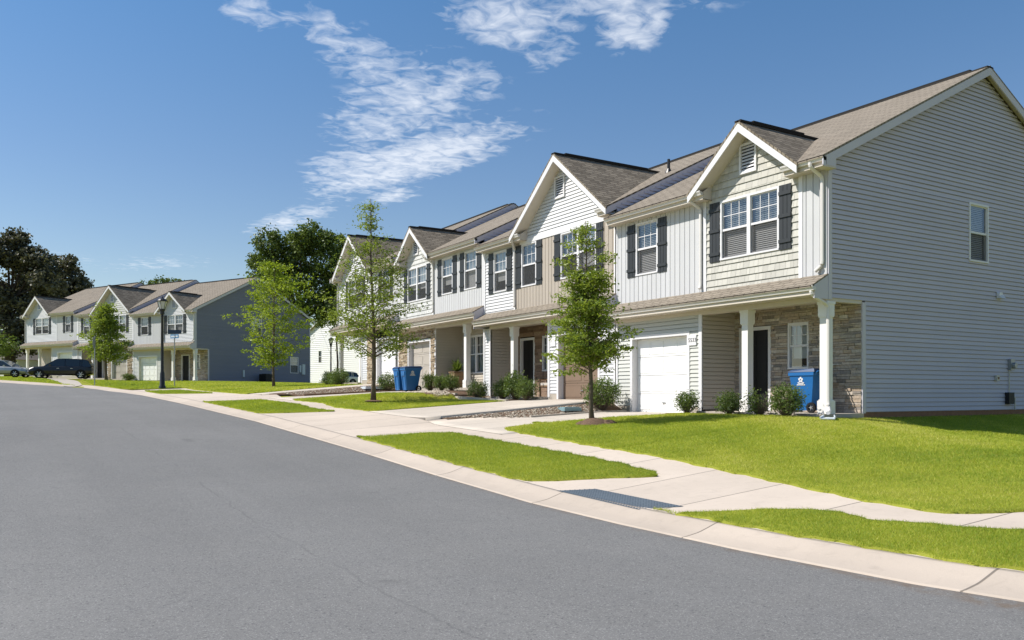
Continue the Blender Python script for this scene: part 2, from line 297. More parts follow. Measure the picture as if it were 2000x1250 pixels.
# ------------------------------------------------------------------ mesh builder
class MB:
    def __init__(s): s.v = []; s.f = []; s.t = []; s.m = []
    def quad(s, a, b, c, d, tint=.5, mi=0):
        n = len(s.v); s.v += [tuple(a), tuple(b), tuple(c), tuple(d)]; s.f.append((n, n + 1, n + 2, n + 3)); s.t.append(tint); s.m.append(mi)
    def poly(s, pts, tint=.5, mi=0):
        n = len(s.v); s.v += [tuple(p) for p in pts]; s.f.append(tuple(range(n, n + len(pts)))); s.t.append(tint); s.m.append(mi)
    def box(s, x0, x1, y0, y1, z0, z1, tint=.5, mi=0):
        if x0 > x1: x0, x1 = x1, x0
        if y0 > y1: y0, y1 = y1, y0
        if z0 > z1: z0, z1 = z1, z0
        n = len(s.v)
        s.v += [(x0, y0, z0), (x1, y0, z0), (x1, y1, z0), (x0, y1, z0), (x0, y0, z1), (x1, y0, z1), (x1, y1, z1), (x0, y1, z1)]
        for q in ((0, 3, 2, 1), (4, 5, 6, 7), (0, 1, 5, 4), (1, 2, 6, 5), (2, 3, 7, 6), (3, 0, 4, 7)):
            s.f.append(tuple(n + i for i in q)); s.t.append(tint); s.m.append(mi)
    def hexa(s, p, tint=.5, mi=0):            # 8 corners like box order
        n = len(s.v); s.v += [tuple(q) for q in p]
        for q in ((0, 3, 2, 1), (4, 5, 6, 7), (0, 1, 5, 4), (1, 2, 6, 5), (2, 3, 7, 6), (3, 0, 4, 7)):
            s.f.append(tuple(n + i for i in q)); s.t.append(tint); s.m.append(mi)
    def prism(s, pts, vec, tint=.5, mi=0):    # polygon extruded by vec
        n = len(s.v); k = len(pts); vec = Vector(vec)
        s.v += [tuple(p) for p in pts] + [tuple(Vector(p) + vec) for p in pts]
        s.f.append(tuple(range(n, n + k))[::-1]); s.f.append(tuple(range(n + k, n + 2 * k))); s.t += [tint] * 2; s.m += [mi] * 2
        for i in range(k):
            j = (i + 1) % k; s.f.append((n + i, n + j, n + k + j, n + k + i)); s.t.append(tint); s.m.append(mi)
    def tube(s, pts, radii, n=8, tint=.5, mi=0, flat=None, cap=True, roll=0):
        pts = [Vector(p) for p in pts]
        if isinstance(radii, (int, float)): radii = [radii] * len(pts)
        base = len(s.v); up = Vector((0, 0, 1)); prev = None
        for i, p in enumerate(pts):
            d = (pts[min(i + 1, len(pts) - 1)] - pts[max(i - 1, 0)]).normalized()
            a = d.cross(up) if abs(d.z) < .9 else (prev if prev is not None else d.cross(Vector((1, 0, 0))))
            if abs(d.z) >= .9 and prev is not None: a = prev - d * prev.dot(d)
            a.normalize(); prev = a; b_ = d.cross(a).normalized()
            for k in range(n):
                an = 2 * math.pi * (k + .5) / n + roll
                q = p + (a * math.cos(an) * (flat[0] if flat else 1) + b_ * math.sin(an) * (flat[1] if flat else 1)) * radii[i]
                s.v.append(tuple(q))
        for i in range(len(pts) - 1):
            for k in range(n):
                a0 = base + i * n + k; a1 = base + i * n + (k + 1) % n
                s.f.append((a0, a1, a1 + n, a0 + n)); s.t.append(tint); s.m.append(mi)
        if cap:
            s.f.append(tuple(base + k for k in range(n))[::-1]); s.f.append(tuple(base + (len(pts) - 1) * n + k for k in range(n))); s.t += [tint] * 2; s.m += [mi] * 2
    def lathe(s, prof, c=(0, 0, 0), n=16, tint=.5, mi=0, axis='z'):
        base = len(s.v)
        for (r, z) in prof:
            for k in range(n):
                a = 2 * math.pi * k / n
                q = (r * math.cos(a), r * math.sin(a), z) if axis == 'z' else (r * math.cos(a), z, r * math.sin(a))
                s.v.append((c[0] + q[0], c[1] + q[1], c[2] + q[2]))
        for i in range(len(prof) - 1):
            for k in range(n):
                a0 = base + i * n + k; a1 = base + i * n + (k + 1) % n
                s.f.append((a0, a1, a1 + n, a0 + n)); s.t.append(tint); s.m.append(mi)
    def build(s, name, mats, parent=None, smooth=False, loc=None, rotz=None):
        me = bpy.data.meshes.new(name); me.from_pydata(s.v, [], s.f)
        if isinstance(mats, str): mats = [mats]
        for x in mats: me.materials.append(MATS[x])
        if len(mats) > 1: me.polygons.foreach_set('material_index', s.m)
        at = me.attributes.new('tint', 'FLOAT', 'FACE'); at.data.foreach_set('value', s.t)
        if smooth: me.polygons.foreach_set('use_smooth', [True] * len(s.f))
        me.update()
        o = bpy.data.objects.new(name, me); COL.objects.link(o)
        if parent: o.parent = parent
        if loc is not None: o.location = loc
        if rotz is not None: o.rotation_euler = (0, 0, rotz)
        return o
def npmesh(name, mats, verts, faces, tint=None, parent=None, loc=None, k=3):
    """verts (n,3), faces (m,k) numpy"""
    me = bpy.data.meshes.new(name); nv = len(verts); nf = len(faces)
    me.vertices.add(nv); me.vertices.foreach_set('co', np.ascontiguousarray(verts, dtype=np.float32).ravel())
    me.loops.add(nf * k); me.loops.foreach_set('vertex_index', np.ascontiguousarray(faces, dtype=np.int32).ravel())
    me.polygons.add(nf); me.polygons.foreach_set('loop_start', np.arange(0, nf * k, k, dtype=np.int32))
    if isinstance(mats, str): mats = [mats]
    for x in mats: me.materials.append(MATS[x])
    me.update(calc_edges=True)
    if tint is not None:
        at = me.attributes.new('tint', 'FLOAT', 'FACE'); at.data.foreach_set('value', np.ascontiguousarray(tint, dtype=np.float32))
    o = bpy.data.objects.new(name, me); COL.objects.link(o)
    if parent: o.parent = parent
    if loc is not None: o.location = loc
    return o
def tag(o, label=None, cat=None, group=None, kind=None):
    if label: o['label'] = label
    if cat: o['category'] = cat
    if group: o['group'] = group
    if kind: o['kind'] = kind
    return o
def empty(name, loc=(0, 0, 0), rz=0, **k):
    o = bpy.data.objects.new(name, None); COL.objects.link(o); o.location = loc; o.rotation_euler = (0, 0, rz); o.empty_display_size = .3
    return tag(o, **k)
def copy_tree(o, parent=None):
    c = o.copy(); COL.objects.link(c); c.parent = parent
    for ch in list(o.children): copy_tree(ch, c)
    return c
# ------------------------------------------------------------------ terrain
RY = [-30, 6, 8, 10, 13, 17, 25, 37.6, 50, 58, 70, 95, 130, 400]; RZ = [-1.6, -1.6, -1.59, -1.55, -1.41, -1.19, -.80, -.36, 0.0, .35, .95, 1.75, 2.4, 3.0]
HY = [-30, 5, 10, 12, 19.6, 20.4, 27.5, 28.8, 35.6, 36.6, 44.5, 50, 60, 70, 95, 130, 400]; HZ = [-1.2, -.95, -.62, -.54, -.54, -.22, -.22, .12, .12, .44, .44, .5, .72, 1.0, 1.72, 2.4, 3.0]
FZ = [-1.2, -.95, -.62, -.54, -.54, -.22, -.22, .12, .12, .44, .44, .5, .62, .85, 1.05, 1.3, 2.0]
def hR(Y): return np.interp(Y, RY, RZ)
def hH(Y): return np.interp(Y, HY, HZ)
EY = [-30, -3, 0, 1.5, 3.4, 4.2, 6, 48, 50, 52, 54, 57, 59.5, 61, 64, 67.3, 75, 95, 140]; EX = [20, 10.5, 8.2, 7.3, 6.71, 6.55, 6.45, 6.45, 6.3, 6.0, 5.5, 5.1, 4.5, 3.6, 1.75, 0, -4, -14, -36]
def xe(Y): return np.interp(Y, EY, EX)          # right-hand edge of the carriageway
def height(X, Y):
    X = np.asarray(X, float); Y = np.asarray(Y, float)
    r = hR(Y); e = xe(Y)
    t = np.clip((X - e - .55) / (15.2 - 7.0), 0, 1)
    far = np.clip((X - 17) / 12, 0, 1) * (Y > 44)
    hh = hH(Y) * (1 - far) + np.interp(Y, HY, FZ) * far
    g = r + .12 + (hh - r - .12) * t
    g = g - .36 * np.clip((X - 13.5) / 4.5, 0, 1) * np.clip((12.9 - Y) / 3.0, 0, 1) * (1 - np.clip((Y - 12.9) / .1, 0, 1))
    g = np.where(X < e, r, np.where(X < e + .55, r + .12 * (X - e) / .55, g))
    return g
def hz(X, Y): return float(height(X, Y))
def interpf(pts):
    pts = sorted(pts); a = [p[0] for p in pts]; b_ = [p[1] for p in pts]
    return lambda Y: np.interp(Y, a, b_)
def sheet(name, mats, Ys, xl, xr, nx=8, dz=.006, skirt=0, zf=None, parent=None, hz_profile=None):
    Ys = np.asarray(Ys, float); L = xl(Ys); Rr = xr(Ys); u = np.linspace(0, 1, nx + 1)
    X = L[:, None] + (Rr - L)[:, None] * u[None]; Y = np.repeat(Ys[:, None], nx + 1, 1)
    Z = (height(X, Y) if zf is None else zf(X, Y)) + dz
    if hz_profile is not None: Z = Z + hz_profile(u)[None]
    v = np.stack([X, Y, Z], -1).reshape(-1, 3); ny = len(Ys)
    i = np.arange(ny - 1)[:, None] * (nx + 1) + np.arange(nx)[None]
    f = np.stack([i, i + 1, i + nx + 2, i + nx + 1], -1).reshape(-1, 4)
    if skirt:
        ring = [j for j in range(nx + 1)] + [k * (nx + 1) + nx for k in range(1, ny)] + [(ny - 1) * (nx + 1) + j for j in range(nx - 1, -1, -1)] + [k * (nx + 1) for k in range(ny - 2, 0, -1)]
        rv = v[ring].copy(); rv[:, 2] -= skirt; b0 = len(v); v = np.concatenate([v, rv]); n = len(ring)
        sf = [(ring[(k + 1) % n], ring[k], b0 + k, b0 + (k + 1) % n) for k in range(n)]
        f = np.concatenate([f, np.array(sf)])
    return npmesh(name, mats, v, f, np.full(len(f), .5), k=4, parent=parent)
ident = lambda c: (lambda Y: np.full_like(np.asarray(Y, float), c))
# ground: one sheet to the horizon
gy = np.concatenate([np.arange(-30, 60, 1.0), np.arange(60, 130, 3), np.arange(130, 900, 40)])
gx = np.concatenate([np.arange(-260, -20, 30), np.arange(-20, 5, 2.5), np.arange(5, 17, .55), np.arange(17, 60, 3), np.arange(60, 900, 60)])
GX, GY = np.meshgrid(gx, gy)
GZ = height(GX, GY) - .05 - .05 * (GX < xe(GY) + .6)
v = np.stack([GX, GY, GZ], -1).reshape(-1, 3); nxx = len(gx) - 1; nyy = len(gy) - 1
i = np.arange(nyy)[:, None] * (nxx + 1) + np.arange(nxx)[None]
f = np.stack([i, i + 1, i + nxx + 2, i + nxx + 1], -1).reshape(-1, 4)
tag(npmesh('ground', 'soil_grass', v, f, np.full(len(f), .5), k=4), kind='structure')
ys = np.concatenate([np.arange(-30, 62, .5), np.arange(62, 140, 2)])
tag(sheet('road', 'asphalt', ys, lambda Y: xe(Y) - 14, xe, 12, 0), kind='structure')
ys = np.concatenate([np.arange(-6, 12, .2), np.arange(12, 70, .5), np.arange(70, 100, 2)])
def curbprof(u):   # rolled valley gutter: dips, then rises to the back of the curb
    return np.interp(u, [0, .12, .45, .7, .9, 1], [.004, -.006, -.018, -.006, .006, .006])
tag(sheet('curb', 'concrete_curb', ys, xe, lambda Y: xe(Y) + .56, 10, .004, hz_profile=curbprof, skirt=.1), kind='structure')
# footway sheet: from the curb back to behind the pavement
walk_r = interpf([(-6, 16.0), (0, 14.5), (3, 12.5), (4.9, 9.9), (5.4, 9.25), (6.3, 9.2), (8.3, 9.6), (10.8, 9.95), (13, 10.0), (17, 10.3), (56, 10.3)])
tag(sheet('pavement', 'concrete_walk', np.arange(-4, 52.6, .3), lambda Y: xe(Y) + .56, walk_r, 8, .006), kind='structure')
# driveways, each a slab
def drive(y0, y1, zend, zy, nm='driveway', xa=9.7, xb=16.35, sk=.22):
    z0 = hz(xa, zy) + .012
    zf = (lambda X, Y: np.maximum(z0 + (zend - z0) * np.clip((X - xa) / (xb - .3 - xa), 0, 1), height(X, Y) + .012)) if sk > .1 else (lambda X, Y: height(X, Y) + .012)
    return tag(sheet(nm, 'concrete_drive', np.linspace(y0, y1, 12), ident(xa), ident(xb), 14, .004, skirt=sk, zf=zf), kind='structure')
drive(16.2, 20.0, -.53, 18.0, sk=.05); drive(20.2, 24.3, -.17, 21.4); drive(32.3, 35.4, .20, 34.0, sk=.06); drive(36.55, 40.2, .52, 37.6)
# far drive at the left edge
tag(sheet('driveway', 'concrete_plain', np.arange(60.2, 84, 1.0), interpf([(60, 3.75), (61, 3.5), (66, 3.2), (84, 2.6)]), interpf([(60, 4.5), (66, 4.7), (80, 4.7), (84, 8)]), 6, .03), kind='structure')
# ------------------------------------------------------------------ lawns
def blades(name, label, Ys, xl, xr, dens, hgt, wid, raise_=.03, cat='grass'):
    """base sheet is separate; blades are one triangle each"""
    ylo, yhi = Ys[0], Ys[-1]
    P = []
    step = .5
    for y in np.arange(ylo, yhi, step):
        yc = y + step / 2; a, b_ = float(xl(yc)), float(xr(yc)); 
        if b_ <= a: continue
        nseg = max(1, int((b_ - a) / 1.0)); w_ = (b_ - a) / nseg
        for s_ in range(nseg):
            xm = a + (s_ + .5) * w_; d = math.hypot(xm, yc)
            q = dens(d); n = int(q * w_ * step + rng.random())
            if n <= 0: continue
            yy = y + rng.random(n) * step; uu = rng.random(n)
            aa = xl(yy); bb = xr(yy); ua = (s_ + uu) / nseg
            P.append(np.stack([aa + (bb - aa) * ua, yy, np.full(n, d)], -1))
    if not P: return
    P = np.concatenate(P); n = len(P); x, y, d = P.T
    z = height(x, y) + raise_ - .012
    sc = np.clip(d / 12, 1, 3.2)
    an = rng.random(n) * 2 * math.pi; h_ = hgt * (.55 + .9 * rng.random(n)) * np.clip(sc, 1, 1.25); w2 = wid * sc * .5
    le = rng.normal(0, .55, (n, 2)) * h_[:, None]
    ex, ey = np.cos(an) * w2, np.sin(an) * w2
    A = np.stack([x - ex, y - ey, z], -1); B = np.stack([x + ex, y + ey, z], -1); C = np.stack([x + le[:, 0], y + le[:, 1], z + h_], -1)
    v = np.stack([A, B, C], 1).reshape(-1, 3); f = np.arange(3 * n).reshape(-1, 3)
    # slow drifts of colour over the lawn as well as blade-to-blade
    drift = .47 - .27 * (x < 9.3) + .16 * np.sin(x * .55 + 1.2 * np.sin(y * .35)) * np.sin(y * .42 + x * .2) + .20 * np.sin(x * 1.3 + np.sin(y * .9) * 2) * np.sin(y * .8 + 1.7 * np.sin(x * .6)) + .12 * np.sin(x * 5.1 + y * 3.3) * np.sin(y * 6.1)
    ti = np.clip(drift + rng.normal(0, .22, n), 0, 1)
    return tag(npmesh(name, 'blade', v, f, ti), label, cat, kind='stuff')
def lawn(label, Ys, xl, xr, dens, hgt=.045, wid=.006, nx=14, raise_=.03):
    o = tag(sheet('lawn', 'soil_grass', Ys, xl, xr, nx, raise_, skirt=.06), kind='structure')
    blades('grass', label, Ys, xl, xr, dens, hgt, wid, raise_)
def dn(a): return lambda d: min(a, a * (9.0 / max(d, 1)) ** 1.25) 
jag = lambda f, s: (lambda Y: f(Y) + .03 * np.sin(np.asarray(Y) * 7.3 + s) + .02 * np.sin(np.asarray(Y) * 17.1 + 2 * s))
s0l = interpf([(-4, 11.6), (-3, 11.2), (0, 8.85), (1.5, 7.95), (3.4, 7.28), (4.2, 7.12), (6, 7.02), (7.5, 7.01), (7.65, 7.0)])
s0r = interpf([(-4, 14.3), (0, 11.0), (1.5, 10.1), (3, 9.25), (4.37, 8.67), (5.7, 8.15), (6.3, 8.25), (6.55, 8.2), (7.0, 7.75), (7.3, 7.35), (7.65, 7.03)])
lawn('narrow curving grass verge in the near right corner', np.arange(-2.5, 7.66, .15), jag(s0l, 0), jag(s0r, 1), dn(11000), .032)
s1l = interpf([(9.75, 8.6), (10.2, 8.05), (10.6, 7.5), (11.0, 7.05), (11.3, 7.0), (18.0, 7.0)]); s1r = interpf([(9.75, 8.66), (10, 8.8), (11, 8.95), (13, 9.02), (17.4, 9.05), (17.9, 8.4), (18.1, 7.1)])
lawn('long grass verge between the tactile ramp and the first driveways', np.arange(9.75, 18.11, .15), jag(s1l, 2), jag(s1r, 3), dn(11000), .032)
s2l = interpf([(25.4, 9.0), (26.0, 8.0), (26.6, 7.05), (27, 7.0), (35, 7.0)]); s2r = interpf([(25.4, 9.02), (34.2, 9.02), (34.6, 8.0), (35.2, 7.05)])
lawn('second grass verge along the curb in front of the bins', np.arange(25.4, 35.2, .2), jag(s2l, 2), jag(s2r, 3), dn(8000), .034, .008)
s3l = interpf([(42.8, 8.9), (46, 7.05), (50.2, 6.95)]); s3r = interpf([(42.8, 8.95), (50, 8.7), (50.6, 7.2)])
lawn('small far grass verge beside the lamp post', np.arange(42.8, 50.6, .3), s3l, s3r, dn(6000), .05, .01)
bl = interpf([(-3, 18), (0, 16.2), (3, 12.9), (4.5, 10.4), (4.89, 9.68), (5.15, 9.2), (5.4, 9.0), (6.3, 9.02), (8.3, 9.42), (10.8, 9.78), (13.1, 9.86), (16.6, 10.15), (17.3, 10.4), (17.45, 10.9), (17.6, 11.6)])
def br_(Y):
    Y = np.asarray(Y, float)
    return np.where(Y < 12.3, 34.0, interpf([(12.3, 15.9), (12.5, 15.75), (16.3, 15.4), (16.6, 14.9), (17.2, 14.0), (17.5, 12.8), (17.62, 11.7)])(Y))
lawn('big front lawn of the near end townhouse', np.concatenate([np.arange(-3, 12.25, .2), [12.29]]), jag(bl, 1), ident(34.0), dn(7500), .032, .007, nx=60)
lawn('front lawn patch between the walk and the near porch', np.concatenate([[12.3], np.arange(12.4, 17.6, .15)]), jag(bl, 1), br_, dn(7500), .032, .007, nx=22)
bl2 = interpf([(24.2, 9.95), (24.6, 9.8), (32.0, 9.72), (32.4, 9.9)]); br2 = interpf([(24.2, 14.6), (28.3, 14.7), (28.6, 13.8), (32.4, 13.9)])
lawn('middle lawn with a young tree beside the blue bins', np.arange(24.2, 32.45, .2), jag(bl2, 0), jag(br2, 2), dn(7000), .034, .008)
bl3 = interpf([(38.6, 9.6), (39.5, 9.5), (52.5, 9.4), (53.5, 6.8), (54.5, 6.1), (57, 5.75), (59.8, 5.1), (59.9, 5.1), (61, 5.1), (84, 5.2)]); br3 = interpf([(38.6, 10.2), (40.3, 15.9), (44.5, 17), (46, 26), (58, 30), (84, 30)])
lawn('far lawn in front of the second row of townhouses', np.arange(38.6, 69.5, .4), bl3, lambda Y: np.minimum(br3(Y), 13.0 + (70.5 - Y) * 2.2), dn(2600), .06, .012, nx=24)
lv = interpf([(60.4, 4.05), (61, 3.95), (64, 2.32), (67.3, .6), (75, -3.4), (95, -13.4)]); rv = interpf([(60.4, 4.1), (62, 3.45), (84, 2.6), (95, 2.6)])
lawn('grass verge at the bend of the street', np.arange(60.6, 92, .5), lv, lambda Y: np.maximum(rv(Y), lv(Y) + .1), dn(2400), .06, .014, nx=12)
# ------------------------------------------------------------------ wall claddings (local frame: x into the house, y along the row, z up)
class Fr:
    def __init__(s, o, u, n): s.o = Vector(o); s.u = Vector(u); s.n = Vector(n); s.w = Vector((0, 0, 1))
    def p(s, a, b, off=0): return s.o + s.u * a + s.w * b + s.n * off
    @property
    def flip(s): return s.u.cross(s.w).dot(s.n) < 0
def Q(mb, fr, pts, tint=.5, mi=0):
    v = [fr.p(*q) for q in pts]
    if fr.flip: v = v[::-1]
    mb.quad(*v, tint=tint, mi=mi) if len(v) == 4 else mb.poly(v, tint, mi)
def subtract(ivs, a, b):
    o = []
    for (p, q) in ivs:
        if b <= p or a >= q: o.append((p, q)); continue
        if a > p: o.append((p, a))
        if b < q: o.append((b, q))
    return o
def rows(u0, u1, v0, v1, holes, e, clip):
    """yield course pieces: (va, vb, course bottom, [(ua_l, ua_r, ub_l, ub_r)])"""
    v = v0
    while v < v1 - 1e-4:
        vt = min(v + e, v1)
        br = sorted({v, vt} | {h[2] for h in holes if v < h[2] < vt} | {h[3] for h in holes if v < h[3] < vt})
        for a, b in zip(br[:-1], br[1:]):
            mid = (a + b) / 2; iv = [(u0, u1)]
            for h in holes:
                if h[2] < mid < h[3]: iv = subtract(iv, h[0], h[1])
            out = []
            for (p, q) in iv:
                if clip:
                    la, ra = clip(a); lb, rb = clip(b)
                    pa, qa, pb, qb = max(p, la), min(q, ra), max(p, lb), min(q, rb)
                    if qa <= pa: continue
                    if qb < pb: pb = qb = (pb + qb) / 2
                    out.append((pa, qa, pb, qb))
                else: out.append((p, q, p, q))
            yield a, b, v, vt, out
        v = vt
def clap(mb, fr, u0, u1, v0, v1, holes=(), e=.1143, clip=None, lip=.021):
    gp = .014
    for a, b, v, vt, out in rows(u0, u1, v0, v1, holes, e, clip):
        oa = lip * (1 - (a - v) / e) + .002; ob = lip * (1 - (b - v) / e) + .002; ti = .5 + rng.normal(0, .3)
        for pa, qa, pb, qb in out:
            if a == v and b - a > .03:            # drip edge: thin lip over an open slot with a cavity going up behind the board
                g = a + gp; c = g + .05; oa = lip + .002; bk = -.022
                Q(mb, fr, [(pa, g, oa), (qa, g, oa), (qb, b, ob), (pb, b, ob)], ti)
                Q(mb, fr, [(pa, g, oa - .003), (qa, g, oa - .003), (qa, g, oa), (pa, g, oa)], ti)
                Q(mb, fr, [(pa, c, oa - .012), (qa, c, oa - .012), (qa, g, oa - .003), (pa, g, oa - .003)], ti)
                Q(mb, fr, [(pa, a, bk), (qa, a, bk), (qa, c, bk), (pa, c, bk)], ti)
                Q(mb, fr, [(pa, c, bk), (qa, c, bk), (qa, c, oa - .012), (pa, c, oa - .012)], ti)
                Q(mb, fr, [(pa, a, .002), (qa, a, .002), (qa, a, bk), (pa, a, bk)], ti)
            else: Q(mb, fr, [(pa, a, oa), (qa, a, oa), (qb, b, ob), (pb, b, ob)], ti)
def shake(mb, fr, u0, u1, v0, v1, holes=(), e=.178, clip=None):
    for a, b, v, vt, out in rows(u0, u1, v0, v1, holes, e, clip):
        for pa, qa, pb, qb in out:
            Q(mb, fr, [(pa, a, .002), (qa, a, .002), (qb, b, .002), (pb, b, .002)], .1)
            u = pa
            while u < qa - .01:
                w_ = random.uniform(.09, .24); u2 = min(u + w_, qa)
                if qa - u2 < .06: u2 = qa
                oa = .026 * (1 - (a - v) / e * .9) + random.uniform(0, .004); ob = .026 * (1 - (b - v) / e * .9)
                ub0, ub1 = min(max(u + .002, pb), qb), min(max(u2 - .003, pb), qb); ti = random.random()
                Q(mb, fr, [(u + .002, a, oa), (u2 - .003, a, oa), (ub1, b, ob), (ub0, b, ob)], ti)
                Q(mb, fr, [(u2 - .003, a, oa), (u2 - .003, a, 0), (ub1, b, 0), (ub1, b, ob)], ti)
                if a == v:
                    Q(mb, fr, [(u, a, oa - .005), (u2, a, oa - .005), (u2, a, oa), (u, a, oa)], ti); Q(mb, fr, [(u, a + .04, oa - .009), (u2, a + .04, oa - .009), (u2, a, oa - .005), (u, a, oa - .005)], ti)
                u = u2
def flat(mb, fr, u0, u1, v0, v1, holes=(), off=0, clip=None, tint=.5):
    for a, b, v, vt, out in rows(u0, u1, v0, v1, holes, 99, clip):
        for pa, qa, pb, qb in out: Q(mb, fr, [(pa, a, off), (qa, a, off), (qb, b, off), (pb, b, off)], tint)
def batten(mb, fr, u0, u1, v0, v1, holes=(), pitch=.195):
    flat(mb, fr, u0, u1, v0, v1, holes, -.012, tint=.2)
    u = u0 + .004
    while u < u1 - .02:
        ue = min(u + pitch - .021, u1); cuts = sorted({u, ue} | {h[0] for h in holes if u < h[0] < ue} | {h[1] for h in holes if u < h[1] < ue}); ti = random.random()
        for a, b in zip(cuts[:-1], cuts[1:]):
            iv = [(v0, v1)]
            for h in holes:
                if h[0] < (a + b) / 2 < h[1]: iv = subtract(iv, h[2], h[3])
            for p, q in iv:
                Q(mb, fr, [(a, p, .02), (b, p, .02), (b, q, .02), (a, q, .02)], ti)
                Q(mb, fr, [(a, p, -.012), (a, p, .02), (a, q, .02), (a, q, -.012)], ti)
                Q(mb, fr, [(b, p, .02), (b, p, -.012), (b, q, -.012), (b, q, .02)], ti)
        # slim raised seam in the middle of each panel
        u += pitch
def stone(mb, fr, u0, u1, v0, v1, holes=(), big=1.0):
    flat(mb, fr, u0, u1, v0, v1, holes, 0, tint=0)
    v = v0
    while v < v1 - .01:
        h_ = random.uniform(.045, .10) * big; vt = min(v + h_, v1)
        if v1 - vt < .03: vt = v1
        iv = [(u0, u1)]
        for h in holes:
            if h[2] < vt - .005 and h[3] > v + .005: iv = subtract(iv, h[0], h[1])
        for (p, q) in iv:
            u = p
            while u < q - .005:
                u2 = min(u + random.uniform(.12, .46) * big, q)
                if q - u2 < .06: u2 = q
                sub = [(v, vt)] if random.random() < .8 or vt - v < .06 else [(v, (v + vt) / 2), ((v + vt) / 2, vt)]
                for a, b in sub:
                    d = random.uniform(.02, .065); g = .004; ti = random.random()
                    j = [random.uniform(-.006, .006) for _ in range(4)]
                    A = [(u + g, a + g + j[0] * .4, d), (u2 - g, a + g + j[1] * .4, d + j[1]), (u2 - g, b - g, d + j[2]), (u + g, b - g, d + j[3])]
                    Q(mb, fr, A, ti, 1)
                    B = [(u + g * .5, a + g * .5, 0), (u2 - g * .5, a + g * .5, 0), (u2 - g * .5, b - g * .5, 0), (u + g * .5, b - g * .5, 0)]
                    for k in range(4): Q(mb, fr, [B[k], B[(k + 1) % 4], A[(k + 1) % 4], A[k]], ti, 1)
                u = u2
        v = vt
def fbox(mb, fr, u0, u1, v0, v1, o0, o1, tint=.5, mi=0):
    c = [fr.p(a, b, o) for (a, b, o) in ((u0, v0, o0), (u1, v0, o0), (u1, v0, o1), (u0, v0, o1), (u0, v1, o0), (u1, v1, o0), (u1, v1, o1), (u0, v1, o1))]
    if not fr.flip: c = [c[1], c[0], c[3], c[2], c[5], c[4], c[7], c[6]]
    mb.hexa(c, tint, mi)
